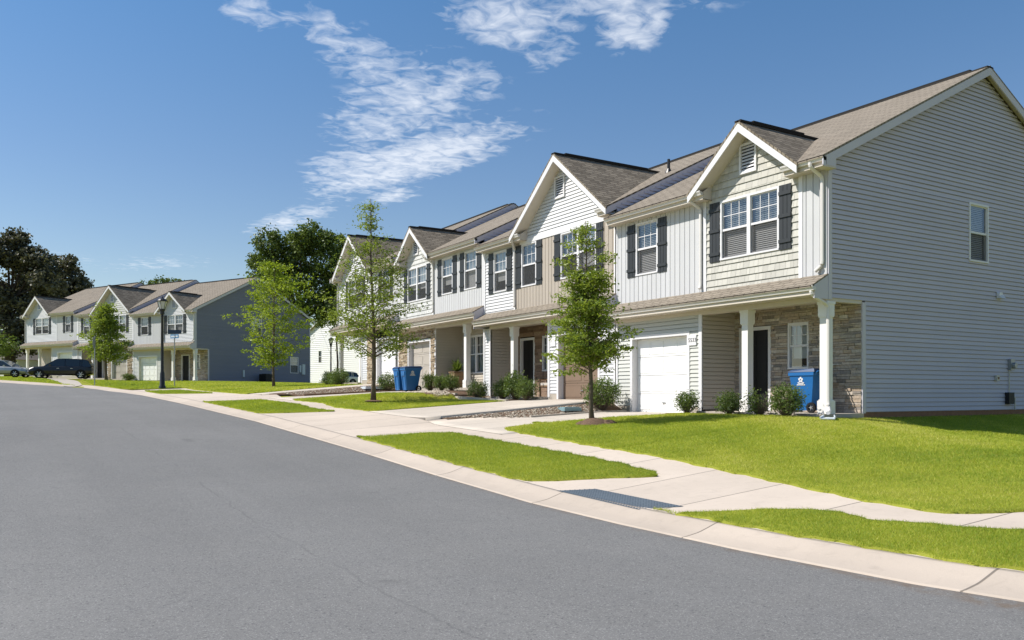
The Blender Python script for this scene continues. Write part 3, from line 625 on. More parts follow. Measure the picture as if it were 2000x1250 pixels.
# ------------------------------------------------------------------ windows, doors
def window(parent, fr, u0, u1, v0, v1, units=1, grid=True, blinds='slats', screen=True, label=None):
    mb = MB(); T = .055
    fbox(mb, fr, u0, u1, v1 - T, v1, -.05, .032); fbox(mb, fr, u0, u1, v0, v0 + T * .8, -.05, .045)
    fbox(mb, fr, u0, u0 + T, v0 + T * .8, v1 - T, -.05, .032); fbox(mb, fr, u1 - T, u1, v0 + T * .8, v1 - T, -.05, .032)
    w_ = (u1 - u0) / units; vm = (v0 + v1) / 2
    for k in range(1, units):
        um = u0 + w_ * k; fbox(mb, fr, um - .055, um + .055, v0 + T * .8, v1 - T, -.05, .03)
    gl = MB(); gs = MB(); bl = MB(); st = random.Random(int(u0 * 1000 + v0 * 77))
    for k in range(units):
        a = u0 + w_ * k + (T if k == 0 else .055); b = u0 + w_ * (k + 1) - (T if k == units - 1 else .055); lo = v0 + T * .8; hi = v1 - T
        fbox(mb, fr, a, b, vm - .028, vm + .028, -.05, .008)          # meeting rail
        for q in ((a, a + .03, lo, vm - .028), (b - .03, b, lo, vm - .028)): fbox(mb, fr, *q, -.06, -.025)
        fbox(mb, fr, a + .03, b - .03, lo, lo + .04, -.06, -.025)
        for q in ((a, a + .022, vm + .028, hi), (b - .022, b, vm + .028, hi)): fbox(mb, fr, *q, -.05, -.005)
        fbox(mb, fr, a + .022, b - .022, hi - .025, hi, -.05, -.005)
        if grid:
            for g in ((1, 2) if b - a > .5 else (1,)):
                n_ = 3 if b - a > .5 else 2
                gu = a + .022 + (b - a - .044) * g / n_; fbox(mb, fr, gu - .009, gu + .009, vm + .028, hi - .025, -.026, -.012)
            gv = (vm + .028 + hi - .025) / 2; fbox(mb, fr, a + .022, b - .022, gv - .009, gv + .009, -.0265, -.0125)
        Q(gl, fr, [(a, vm, -.02), (b, vm, -.02), (b, hi, -.02), (a, hi, -.02)])
        Q(gl if not screen else gs, fr, [(a, lo, -.018), (b, lo, -.018), (b, vm, -.018), (a, vm, -.018)])
        # room behind
        R0 = -.45
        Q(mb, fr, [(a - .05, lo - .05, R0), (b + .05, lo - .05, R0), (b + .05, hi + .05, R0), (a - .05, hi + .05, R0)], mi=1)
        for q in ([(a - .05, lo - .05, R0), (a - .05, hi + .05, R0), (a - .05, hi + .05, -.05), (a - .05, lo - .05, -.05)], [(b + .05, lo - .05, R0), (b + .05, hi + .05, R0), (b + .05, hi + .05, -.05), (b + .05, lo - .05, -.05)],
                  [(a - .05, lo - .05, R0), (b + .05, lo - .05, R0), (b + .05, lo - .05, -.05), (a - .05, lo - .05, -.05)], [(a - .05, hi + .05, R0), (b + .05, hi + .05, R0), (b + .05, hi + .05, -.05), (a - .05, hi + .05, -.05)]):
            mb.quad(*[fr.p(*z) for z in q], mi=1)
        if blinds:
            kind_ = st.choice(['slats', 'slats', 'slats', 'shade', 'half', 'curtain'])
            top = hi; bot = lo + (0 if kind_ == 'slats' else (hi - lo) * st.uniform(.3, .6)); n_ = int((top - bot) / .05)
            if kind_ == 'shade': fbox(bl, fr, a + .02, b - .02, bot - (hi - lo) * .15, hi - .03, -.115, -.105, .6); n_ = 0
            if kind_ == 'curtain':
                n_ = 0; k_ = 14
                for i in range(k_):
                    ua_, ub_ = a + .01 + (b - a - .02) * i / k_, a + .01 + (b - a - .02) * (i + 1) / k_; o1, o2_ = -.11 - .02 * (i % 2), -.11 - .02 * ((i + 1) % 2)
                    Q(bl, fr, [(ua_, lo + .02, o1), (ub_, lo + .02, o2_), (ub_, hi - .03, o2_), (ua_, hi - .03, o1)], .5)
            for i in range(n_):
                z = top - .02 - i * .05
                Q(bl, fr, [(a + .02, z - .021, -.095), (b - .02, z - .021, -.095), (b - .02, z + .017, -.118), (a + .02, z + .017, -.118)], .5 + st.uniform(-.2, .2))
            fbox(bl, fr, a + .01, b - .01, hi - .04, hi, -.125, -.085)
    o = mb.build('window', ['white_trim', 'dark_room'], parent)
    if label: o['label'] = label
    gl.build('pane', 'glass_clear', o)
    if gs.v: gs.build('insect_screen', 'glass_screen', o)
    if bl.v: bl.build('blinds', 'blind', o)
    return o
def shutter(parent, fr, u0, u1, v0, v1):
    mb = MB(); w_ = (u1 - u0); n = 3; g = .012; bw = (w_ - g * (n - 1)) / n
    for k in range(n): fbox(mb, fr, u0 + k * (bw + g), u0 + k * (bw + g) + bw, v0, v1, .016, .042, tint=random.random())
    fbox(mb, fr, u0 + .01, u1 - .01, v0 + .05, v1 - .05, .012, .022)
    H = v1 - v0
    for c in (.13, .52, .87): fbox(mb, fr, u0 - .008, u1 + .008, v0 + H * c - .04, v0 + H * c + .045, .042, .068)
    return mb.build('shutter', 'shutter', parent)
def gable_vent(parent, fr, u0, u1, v0, v1):
    mb = MB(); T = .06
    for q in ((u0, u1, v0, v0 + T), (u0, u1, v1 - T, v1), (u0, u0 + T, v0 + T, v1 - T), (u1 - T, u1, v0 + T, v1 - T)): fbox(mb, fr, *q, .0, .06)
    fbox(mb, fr, u0 + T, u1 - T, v0 + T, v1 - T, -.01, .004, mi=1)
    n = max(4, int((v1 - v0 - 2 * T) / .075))
    for k in range(n):
        z = v0 + T + (v1 - v0 - 2 * T) * k / n; h_ = (v1 - v0 - 2 * T) / n
        a, b = u0 + T, u1 - T
        Q(mb, fr, [(a, z, .05), (b, z, .05), (b, z + h_ * .78, .012), (a, z + h_ * .78, .012)])
        Q(mb, fr, [(a, z + .002, .046), (b, z + .002, .046), (b, z + h_ * .78, .008), (a, z + h_ * .78, .008)][::-1])
        Q(mb, fr, [(a, z, .05), (b, z, .05), (b, z + .002, .046), (a, z + .002, .046)][::-1])
    return mb.build('gable_vent', ['white_trim', 'dark_room'], parent)
def garage_door(parent, fr, u0, u1, v0, v1, m, rec=.19):
    nc = 4 if m == 'garage_white' else 2
    mb = MB(); H = v1 - v0; n = 4; W_ = u1 - u0; o = -rec
    for r in range(n):
        a = v0 + H * r / n; b = v0 + H * (r + 1) / n
        fbox(mb, fr, u0, u1, a + .006, b - .006, o - .05, o)
        for c in range(nc):
            p = u0 + W_ * (c + .08) / nc; q = u0 + W_ * (c + .92) / nc; A, B = a + .09, b - .09
            # raised panel: sunk groove frame and a proud field
            fbox(mb, fr, p, q, A, B, o, o + .006); 
            for z in ((p - .012, p, A - .012, B + .012), (q, q + .012, A - .012, B + .012), (p, q, A - .012, A), (p, q, B, B + .012)): fbox(mb, fr, *z, o - .001, o + .0115)
    fbox(mb, fr, u0, u1, v0, v0 + .004, o - .06, o - .01)
    g = mb.build('garage_door', m, parent)
    h = MB(); fbox(h, fr, (u0 + u1) / 2 - .07, (u0 + u1) / 2 + .07, v0 + .28, v0 + .30, o, o + .04); h.build('handle', 'grey_metal', g)
    f = MB(); T = .10
    fbox(f, fr, u0 - T, u0, v0, v1 + T, 0, .03); fbox(f, fr, u1, u1 + T, v0, v1 + T, 0, .03); fbox(f, fr, u0, u1, v1, v1 + T, 0, .03)
    fbox(f, fr, u0 - .012, u0, v0, v1 + .01, -rec - .05, 0); fbox(f, fr, u1, u1 + .012, v0, v1 + .01, -rec - .05, 0); fbox(f, fr, u0, u1, v1, v1 + .012, -rec - .05, 0)
    f.build('garage_door_frame', 'white_trim', parent)
def front_door(parent, fr, u0, u1, v0, v1):
    mb = MB(); o = -.06
    fbox(mb, fr, u0 + .09, u1 - .09, v0 + .02, v1 - .09, o - .04, o)
    for (a, b, c, d) in ((.15, .47, .12, .42), (.53, .85, .12, .42), (.15, .47, .48, .78), (.53, .85, .48, .78), (.15, .47, .82, .94), (.53, .85, .82, .94)):
        W_ = u1 - u0 - .18; H = v1 - v0 - .11
        fbox(mb, fr, u0 + .09 + W_ * a, u0 + .09 + W_ * b, v0 + H * c, v0 + H * d, o, o + .008)
    d = mb.build('front_door', 'door_black', parent)
    h = MB(); h.lathe([(0, 0), (.028, 0), (.03, .02), (.012, .03), (.012, .05), (.03, .06), (.03, .09), (0, .1)], (0, 0, 0), 10)
    q = h.build('handle', 'grey_metal', d, smooth=True); q.matrix_basis = Matrix.Translation(fr.p(u1 - .16, v0 + .98, o)) @ Vector((0, 0, 1)).rotation_difference(fr.n).to_matrix().to_4x4()
    f = MB()
    fbox(f, fr, u0, u0 + .09, v0, v1, -.1, .045); fbox(f, fr, u1 - .09, u1, v0, v1, -.1, .045); fbox(f, fr, u0 + .09, u1 - .09, v1 - .09, v1, -.1, .045)
    f.build('door_frame', 'white_trim', parent)
def gutter(parent, y0, y1, x, z, name='gutter'):
    """k-style gutter: lip at x (street side), top at z"""
    mb = MB(); s = -1
    pr = [(x + .13, z - .11), (x + .045, z - .11), (x + .03, z - .07), (x + .012, z - .045), (x, z - .02), (x, z), (x + .012, z), (x + .012, z - .012), (x + .13, z - .03)]
    mb.prism([(a, y0, b) for a, b in pr], (0, y1 - y0, 0)); o = mb.build(name, 'gutter_metal', parent); return o
def downspout(parent, pts, mat_='gutter_metal'):
    mb = MB(); P_ = [Vector(p) for p in pts]; out = [P_[0]]
    for i in range(1, len(P_) - 1):     # round the elbows
        a = (P_[i - 1] - P_[i]); b = (P_[i + 1] - P_[i]); ra = min(.09, a.length * .45); rb = min(.09, b.length * .45)
        A = P_[i] + a.normalized() * ra; B = P_[i] + b.normalized() * rb
        for t_ in (0, .33, .66, 1): out.append((A * (1 - t_) ** 2 + P_[i] * 2 * t_ * (1 - t_) + B * t_ * t_))
    out.append(P_[-1])
    mb.tube(out, .05, 8, flat=(1.0, .8)); return mb.build('downspout', mat_, parent)
def column(parent, x, y, z0, z1, stained=False):
    mb = MB(); w_ = .10
    def sq(h, a, b): mb.box(x - h, x + h, y - h, y + h, a, b)
    sq(.14, z0, z0 + .30); sq(.118, z0 + .30, z0 + .325); sq(w_, z0 + .325, z1 - .36); sq(.118, z1 - .36, z1 - .335); sq(.128, z1 - .335, z1 - .06); sq(.145, z1 - .06, z1)
    return mb.build('column', 'column_paint', parent)
# ------------------------------------------------------------------ one townhouse
RID = 6.35; EAVX = -.45; EAVZ = 5.80; SL = .5
def roofz(x): return EAVZ + (x - EAVX) * SL if x <= RID else EAVZ + (2 * RID - x - EAVX) * SL
def townhouse(org, rz, S):
    W_ = S['W']; root = empty('townhouse', org, rz, label=S['label'], cat='house', group=None)
    root['category'] = 'house'
    FF = Fr((0, 0, 0), (0, 1, 0), (-1, 0, 0)); FB = Fr((1.25, 0, 0), (0, 1, 0), (-1, 0, 0)); FR = Fr((0, 0, 0), (1, 0, 0), (0, -1, 0)); FL = Fr((0, W_, 0), (1, 0, 0), (0, 1, 0))
    wins = S['wins']; holes = []
    WT, WB = 5.50, 3.95
    for (a, b, n) in wins: holes.append((a, b, WB, WT))
    G = S['gable']; gc, gh, gz0 = G['c'], G['h'], 5.42
    gpk = EAVZ + gh * .82
    wallbot = 3.12; wtop = 5.64
    # upper facade by panels
    for (a, b, kind, m) in S['upper']:
        mb = MB(); hl = [h for h in holes if h[0] < b and h[1] > a]
        {'batten': batten, 'clap': clap, 'shake': shake}[kind](mb, FF, a, b, wallbot, wtop if not (G['a'] <= a + .01 and b - .01 <= G['b'] and kind == G['kind'] and not G.get('band')) else gz0 + .22, hl)
        mb.build({'batten': 'batten_wall', 'clap': 'clapboard_wall', 'shake': 'shingle_wall'}[kind], m, root)
    # gable wall above the eaves
    mb = MB(); clipf = lambda v, c=gc, h=gh: (c - (gpk - .16 - v) / .82, c + (gpk - .16 - v) / .82)
    z0 = 5.64
    {'clap': clap, 'shake': shake}[G['kind']](mb, FF, G['a'], G['b'], z0, gpk - .17, [(G['vent'][0], G['vent'][1], G['vent'][2], G['vent'][3])], clip=clipf)
    mb.build('gable_wall', G['m'], root)
    if G.get('band'):
        mb = MB(); fbox(mb, FF, G['a'], G['b'], 5.50, 5.66, .014, .045); mb.build('trim_band', 'white_trim', root)
    gable_vent(root, FF, *G['vent'])
    # corner / division boards
    for y in S['boards']: mb = MB(); fbox(mb, FF, y - .055, y + .055, wallbot - .06, wtop, 0, .034); mb.build('corner_board', 'white_trim', root)
    for k, (a, b, n) in enumerate(wins):
        window(root, FF, a, b, WB, WT, n)
        shutter(root, FF, a - .37, a - .02, WB - .02, WT - .01); shutter(root, FF, b + .02, b + .37, WB - .02, WT - .01)
    # main roof
    mb = MB(); ya, yb = (-.22 if S.get('end_r') else .0), (W_ + .22 if S.get('end_l') else W_ + .06)
    th = .05; x1 = 2 * RID - EAVX
    xv = EAVX + (gpk - EAVZ) / SL
    notch = [(EAVX, ya), (EAVX, gc - gh), (xv, gc), (EAVX, gc + gh), (EAVX, yb), (RID, yb), (RID, ya)]
    mb.prism([(a, b, roofz(a) - th) for a, b in notch], (0, 0, th))
    xa, xb = RID, x1; za, zb = roofz(xa), roofz(xb)
    mb.hexa([(xa, ya, za - th), (xb, ya, zb - th), (xb, yb, zb - th), (xa, yb, za - th), (xa, ya, za), (xb, ya, zb), (xb, yb, zb), (xa, yb, za)])
    rf = mb.build('roof', 'shingle_main', root)
    mb = MB(); zr = roofz(RID)
    mb.hexa([(RID - .16, ya + (.0), zr - .07), (RID + .16, ya, zr - .07), (RID + .16, yb, zr - .07), (RID - .16, yb, zr - .07), (RID - .14, ya, zr - .03), (RID + .14, ya, zr - .03), (RID + .14, yb, zr - .03), (RID - .14, yb, zr - .03)])
    mb.box(RID - .10, RID + .10, ya + .5, yb - .3, zr - .02, zr + .035)
    mb.build('ridge_vent', 'ridge_black', rf)
    for (x, y) in S.get('pipes', ()):
        p = MB(); p.lathe([(.05, -.1), (.05, .42), (.04, .43), (.04, .3)], (x, y, roofz(x)), 10); p.lathe([(.13, -.05), (.06, .1)], (x, y, roofz(x)), 10); p.build('vent_pipe', 'black_metal', rf)
    # rake boards on the gable ends of the main roof, wall strip above the neighbour's lower roof
    mb = MB(); 
    for xa, xb in ((EAVX + .02, RID), (x1, RID)):
        za, zb = roofz(xa) - th - .004, roofz(xb) - th - .004; d = .20
        y0, y1 = (ya, ya + .03)
        mb.hexa([(xa, y0, za - d), (xb, y0, zb - d), (xb, y1, zb - d), (xa, y1, za - d), (xa, y0, za), (xb, y0, zb), (xb, y1, zb), (xa, y1, za)])
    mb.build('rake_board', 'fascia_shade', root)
    if S.get('end_l'):
        mb = MB()
        for xa, xb in ((EAVX + .02, RID), (x1, RID)):
            za, zb = roofz(xa) - th - .004, roofz(xb) - th - .004; y0, y1 = yb - .03, yb
            mb.hexa([(xa, y0, za - d), (xb, y0, zb - d), (xb, y1, zb - d), (xa, y1, za - d), (xa, y0, za), (xb, y0, zb), (xb, y1, zb), (xa, y1, za)])
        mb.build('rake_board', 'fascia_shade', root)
    # side walls
    D = 2 * RID
    def prof(v): # x-range at height v under the roof
        lo = 0 if v < roofz(0) - .2 else (v - (EAVZ - .2)) / SL + EAVX + .0
        return lo, 2 * RID - lo
    topz = roofz(RID) - .2
    sd = S.get('side', 'clap_grey_shade'); cut = 1.25 if S.get('porch_r') else 0
    mb = MB()
    if S.get('end_r'):
        hl = [h for h in S.get('side_holes', [])]
        zs0 = .02 + 23 * .1143; zsplit = zs0 + 26 * .1143
        clap(mb, FR, .12 if not cut else cut + .10, D - .1, .02, zs0, hl); clap(mb, FR, .12, D - .1, zs0, zsplit, hl)
        clap(mb, FR, .0, D, zsplit, topz, hl, clip=prof)
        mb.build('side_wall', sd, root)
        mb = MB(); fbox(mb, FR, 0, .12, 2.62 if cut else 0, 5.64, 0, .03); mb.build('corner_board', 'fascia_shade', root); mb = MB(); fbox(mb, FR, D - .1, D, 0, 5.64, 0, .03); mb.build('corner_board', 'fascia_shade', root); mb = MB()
        if cut: fbox(mb, FR, cut - .02, cut + .10, -.0, 2.62, -.02, .03)
        if mb.v: mb.build('corner_board', 'fascia_shade', root); mb = MB()
        mb.hexa([(EAVX + .02, ya + .005, 5.56), (.02, ya + .005, 5.56), (.02, ya + .024, 5.56), (EAVX + .02, ya + .024, 5.56), (EAVX + .02, ya + .005, 5.60), (.02, ya + .005, 5.86), (.02, ya + .024, 5.86), (EAVX + .02, ya + .024, 5.60)])
        mb.build('corner_board', 'fascia_shade', root)
        # soffit return at the eaves corner and under the rakes
        mb = MB(); mb.box(EAVX, .02, ya, 0, 5.555, 5.575)
        for xa, xb in ((0, RID), (D, RID)):
            za, zb = roofz(xa) - .075, roofz(xb) - .075
            mb.hexa([(xa, ya + .03, za - .02), (xb, ya + .03, zb - .02), (xb, .0, zb - .02), (xa, .0, za - .02), (xa, ya + .03, za), (xb, ya + .03, zb), (xb, 0, zb), (xa, 0, za)])
        mb.build('soffit', 'soffit', root)
        mb = MB(); fbox(mb, FR, cut, D, -1.0, .02, -.04, -.002); mb.build('foundation', 'brick', root)
    else:
        clap(mb, FR, 0, D, 5.0, topz, [], clip=prof)
        flat(mb, FR, 1.25, D, -.4, 5.0, [], -.01); mb.build('party_wall', sd, root)
    mb = MB(); flat(mb, FL, 0 if not S.get('porch_l') else 1.25, D, -.5, 5.6, [], 0); flat(mb, FL, 0, D, 5.6, topz, [], 0, clip=prof)
    if S.get('porch_l'): flat(mb, FL, 0, 1.25, 2.62, 5.6)
    Q(mb, Fr((D, 0, 0), (0, 1, 0), (1, 0, 0)), [(0, -.5, 0), (W_, -.5, 0), (W_, 5.7, 0), (0, 5.7, 0)])
    mb.build('rear_wall', 'clap_grey' if not S.get('white') else 'clap_white', root)
    # main eaves: soffit, fascia, gutters left and right of the gable
    eL = [(ya, gc - gh + .62), (gc + gh - .62, yb)]
    if S.get('nogutter_r'): eL = eL[1:]
    if S.get('nogutter_l'): eL = eL[:1]
    if S.get('eaves'): eL = S['eaves']
    for (a, b) in eL:
        if b - a < .15: continue
        mb = MB()
        mb.box(EAVX + .13, .01, a, b, 5.585, 5.60); mb.box(EAVX + .115, EAVX + .13, a, b, 5.585, 5.78)
        if a > ya + .1: mb.poly([(EAVX + .13, a, 5.585), (0, a, 5.585), (0, a, 6.0), (EAVX + .13, a, 5.79)])
        if b < yb - .1: mb.poly([(EAVX + .13, b, 5.585), (0, b, 5.585), (0, b, 6.0), (EAVX + .13, b, 5.79)][::-1])
        mb.build('eaves_box', 'soffit', root)
    for (a, b) in eL:
        if b - a >= .15: gutter(root, a, b, EAVX, EAVZ + .0)
    # dormer / cross gable roof
    mb = MB(); xb = EAVX + (gpk - EAVZ) / SL + .05; f0 = EAVX - .02
    th = .05
    for s in (-1, 1):
        a = (f0, gc, gpk); b = (xb, gc, gpk); c = (f0, gc + s * (gh + .06), EAVZ - .05)
        tri = [a, b, c] if s > 0 else [a, c, b]
        top = [Vector(p) + Vector((0, 0, .02)) for p in tri]; bot = [Vector(p) - Vector((0, 0, th)) for p in tri]
        mb.poly(top[::1] if s < 0 else top[::1]); mb.poly(bot[::-1])
        n_ = len(top)
        for k in range(3): mb.quad(top[k], bot[k], bot[(k + 1) % 3], top[(k + 1) % 3])
    dr = mb.build('cross_gable_roof', 'shingle_dormer', root)
    mb = MB(); mb.box(f0 + .45, xb - .6, gc - .11, gc + .11, gpk + .012, gpk + .06); mb.box(f0, xb, gc - .10, gc + .10, gpk - .03, gpk + .022); mb.build('ridge_vent', 'ridge_black', dr)
    mb = MB(); wd = .175                                          # white rake fascia following the slopes
    for s in (-1, 1):
        p0 = (gc, gpk - .035); p1 = (gc + s * (gh + .03), EAVZ - .03 + (.0)); 
        mb.hexa([(f0 + .004, p0[0], p0[1] - wd * 1.28), (f0 + .034, p0[0], p0[1] - wd * 1.28), (f0 + .034, p1[0], p1[1] - wd * 1.28), (f0 + .004, p1[0], p1[1] - wd * 1.28),
                 (f0 + .004, p0[0], p0[1]), (f0 + .034, p0[0], p0[1]), (f0 + .034, p1[0], p1[1]), (f0 + .004, p1[0], p1[1])])
    mb.build('gable_trim', 'white_trim', root)
    mb = MB()
    for s in (-1, 1):
        za, zb = gpk - .035 - .19, EAVZ - .03 - .19; 
        P4 = [(f0 + .034, gc, za), (.0, gc, za), (.0, gc + s * gh, zb), (f0 + .034, gc + s * gh, zb)]
        mb.poly(P4 if s > 0 else P4[::-1]); mb.poly([(a, b, c + .01) for a, b, c in (P4[::-1] if s > 0 else P4)])
    mb.build('gable_soffit', 'soffit', root)
    # ---------------- ground floor
    g0, g1 = S['garage']; ga, gb = S['garwall']; GB, GT = -.08, 2.08
    mb = MB(); gk = S['gar_kind']
    hl = [(g0, g1, GB - .1, GT)]
    if gk == 'stone': stone(mb, FF, ga, gb, GB, 2.72, [(g0 - .1, g1 + .1, GB - .1, GT + .1)]); mb.build('stone_wall', ['stone_base', S['stone']], root)
    else:
        if S.get('gar_stone'):
            a_, b_ = S['gar_stone']; sm = MB(); stone(sm, FF, a_, b_, GB, 2.72, [(g0 - .1, g1 + .1, GB - .1, GT + .1)]); sm.build('stone_wall', ['stone_base', S['stone']], root)
            if b_ >= gb - .01: clap(mb, FF, ga, a_, .10, 2.72, hl)
            else: clap(mb, FF, b_, gb, .10, 2.72, hl)
        else: clap(mb, FF, ga, gb, .10, 2.72, hl)
        mb.build('clapboard_wall', S['gar_m'], root)
    garage_door(root, FF, g0, g1, GB, GT, S['gar_door'])
    for y in S['low_boards']: mb = MB(); fbox(mb, FF, y - .06, y + .06, -.02, 2.62, 0, .034); mb.build('corner_board', 'white_trim', root)
    mb = MB(); mb.box(-.03, 0, ga, g0 - .1, -.9, .10) if gk != 'stone' else None
    if gk != 'stone': mb.box(-.031, 0, g1 + .1, gb, -.9, .10)
    mb.box(-.0, .25, ga, gb, -.9, -.082); mb.build('foundation', 'concrete_plain', root)
    # porch(es)
    p0, p1 = S['porch']
    mb = MB(); bk = S['back']
    hb = []
    if S.get('door'): hb.append((S['door'][0], S['door'][1], -.1, 2.26))
    for w in S.get('bwin', ()): hb.append((w[0], w[1], w[3], w[4]))
    if bk == 'stone': stone(mb, FB, p0, p1, .0, 2.72, hb, S.get('stone_big', 1)); mb.build('porch_wall', ['stone_base', S['stone']], root)
    else: clap(mb, FB, p0, p1, .0, 2.72, hb); mb.build('porch_wall', 'clap_beige', root)
    mb = MB()
    if ga >= p1 - .05:          # garage is to the left: its side faces right
        clap(mb, Fr((0, p1, 0), (1, 0, 0), (0, -1, 0)), .0, 1.25, .03, 2.72)
    elif ga > .05 or True:
        if gb <= p0 + .05: clap(mb, Fr((0, p0, 0), (1, 0, 0), (0, 1, 0)), .06, 1.22, .03, 2.72)
    if S.get('wing'):
        if mb.v: mb.build('porch_side_wall', 'clap_beige', root); mb = MB()
        wa, wb = S['wing']; clap(mb, Fr((0, wa, 0), (1, 0, 0), (0, -1, 0)), .06, 1.22, .03, 2.72)
        wm = MB(); clap(wm, FF, wa, wb, .03, 2.62); wm.build('clapboard_wall', 'clap_white', root); mb.build('porch_side_wall', 'clap_beige', root); mb = MB()
        
        for q_ in ((wa - .03, wa + .07), (wb - .09, wb + .01)): wm = MB(); fbox(wm, FF, *q_, -.02, 2.62, 0, .034); wm.build('corner_board', 'white_trim', root)
        fm = MB(); fm.box(-.05, 1.2, wa, wb, -.9, .02); fm.build('foundation', 'brick', root)
    if mb.v: mb.build('porch_side_wall', 'clap_beige' if not S.get('side_grey') else 'clap_grey', root)
    if S.get('door'): front_door(root, FB, S['door'][0], S['door'][1], .02, 2.26)
    for w in S.get('bwin', ()): window(root, FB, w[0], w[1], w[3], w[4], w[2], screen=False)
    mb = MB(); mb.box(-.22, 1.25, p0 - (0 if not S.get('end_r') else .05), p1, -.20, 0); mb.build('porch_floor', 'concrete_plain', root)
    mb = MB(); mb.box(-.02, 1.25, 0, W_, 2.70, 2.72); mb.build('porch_ceiling', 'soffit', root)
    # porch roof along the whole front
    mb = MB(); pe = -.58; pt, pb = 3.21, 2.90
    y0, y1 = S.get('proof', (-.02, W_ - .0))
    mb.hexa([(pe, y0, pb - .04), (.0, y0, pt - .04), (.0, y1, pt - .04), (pe, y1, pb - .04), (pe, y0, pb), (.0, y0, pt), (.0, y1, pt), (pe, y1, pb)])
    pr = mb.build('porch_roof', 'shingle_main', root)
    for y in (y0, y1 - .03): mb = MB(); mb.prism([(pe + .1, y, 2.62), (.0, y, 2.62), (.0, y, pt - .042), (pe + .1, y, pb + .012)], (0, .03, 0)); mb.build('porch_gable_trim', 'fascia_shade', root)
    mb = MB(); mb.box(pe + .105, 0, y0 + .03, y1 - .03, 2.70, 2.715); mb.box(pe + .09, pe + .105, y0, y1, 2.70, pb - .045)
    mb.box(-.05, .18, p0 + .0, p1, 2.58, 2.70)
    mb.box(-.05, -.0, ga, gb, 2.60, 2.70)
    mb.build('porch_beam', 'soffit', root)
    if S.get('end_r') and S.get('porch_r'):
        mb = MB(); mb.box(.0, 1.25, -.002, .14, 2.58, 2.63); mb.box(.18, 1.25, .0, .18, 2.63, 2.70); mb.build('side_beam', 'soffit', root)
    gutter(root, y0 - .02, y1, pe - .0, pb + .0)
    for y in S['cols']: column(root, .12, y, 0, 2.58)
    for d in S['spouts']: downspout(root, d)
    return root
# spouts: from main gutter down the wall
def spout(y, yw, z1=3.28, kick=0):
    return [(-.40, y, 5.72), (-.40, y, 5.62), (-.06, yw, 5.42), (-.06, yw, z1 + .12), (-.10, yw + kick, z1)]
ST = {}
ST['A'] = dict(W=7.65, end_r=True, porch_r=True, label='end townhouse nearest the camera with shade-tinted grey clapboard side wall and white garage door',
    upper=[(0, .73, 'batten', 'batten_white'), (.73, 3.86, 'shake', 'shake_cream'), (3.86, 7.65, 'batten', 'batten_white')],
    wins=[(1.37, 3.30, 2), (5.73, 6.70, 1)], boards=[.73, 3.86, 7.60],
    gable=dict(c=2.28, h=1.76, a=.73, b=3.86, kind='shake', m='shake_cream', vent=(2.06, 2.62, 6.03, 6.80)),
    eaves=[(-.22, .98), (3.62, 7.71)],
    garage=(4.54, 6.86), garwall=(3.97, 7.65), gar_kind='clap', gar_m='clap_grey', gar_door='garage_white', stone='stone_grey',
    low_boards=[4.03, 7.60], porch=(0, 3.97), back='stone', door=(2.70, 3.80), bwin=[(1.50, 2.16, 1, 1.09, 2.28)], cols=[.13, 2.50],
    spouts=[spout(.16, .10, kick=.16), spout(4.05, 3.98), [(-.50, .05, 2.82), (-.50, .05, 2.70), (-.02, -.03, 2.48), (-.02, -.03, .22), (-.10, -.12, .06), (-.30, -.24, .03)]],
    side_holes=[(5.70, 6.62, 3.97, 5.53)])
ST['B'] = dict(W=8.2, label='tan board and batten townhouse with broad white cross gable and brown garage door',
    upper=[(0, 5.90, 'batten', 'batten_tan'), (5.90, 8.2, 'clap', 'clap_white')],
    wins=[(1.01, 2.96, 2), (4.46, 5.44, 1), (6.47, 7.42, 1)], boards=[.04, 5.90, 8.12],
    gable=dict(c=2.78, h=2.78, a=.06, b=5.52, kind='clap', m='clap_white', vent=(2.72, 3.30, 6.70, 7.45), band=True),
    eaves=[(.06, .55), (5.05, 8.26)],
    garage=(.92, 3.10), garwall=(0, 3.73), gar_kind='clap', gar_m='clap_white', gar_door='garage_brown', stone='stone_brown', stone_big=2.0,
    low_boards=[.06, 3.68], porch=(3.73, 7.70), wing=(7.70, 8.2), back='stone', door=(6.45, 7.50), bwin=[(5.25, 5.95, 1, .95, 2.28)], cols=[6.15],
    spouts=[spout(5.5, 5.85), ], pipes=[(3.2, 1.2)])
ST['C'] = dict(W=8.1, label='pale batten townhouse with two shuttered single windows and gold stone round its taupe garage door',
    upper=[(0, 4.45, 'batten', 'batten_white'), (4.45, 8.1, 'shake', 'shake_grey')],
    wins=[(.58, 1.60, 1), (2.63, 3.62, 1), (5.12, 7.13, 2)], boards=[.04, 4.45, 8.04],
    gable=dict(c=5.98, h=1.76, a=4.45, b=8.1, kind='shake', m='shake_grey', vent=(5.95, 6.5, 6.03, 6.80)),
    eaves=[(-.0, 4.72), (7.24, 8.16)],
    garage=(4.80, 7.02), garwall=(4.22, 8.1), gar_kind='stone', gar_m='clap_grey', gar_door='garage_taupe', stone='stone_gold',
    low_boards=[4.26, 8.04], porch=(.0, 4.20), back='clap', door=(.6, 1.6), bwin=[(2.10, 3.66, 2, .62, 2.26)], cols=[1.62],
    spouts=[spout(4.5, 4.40)], side_grey=False)
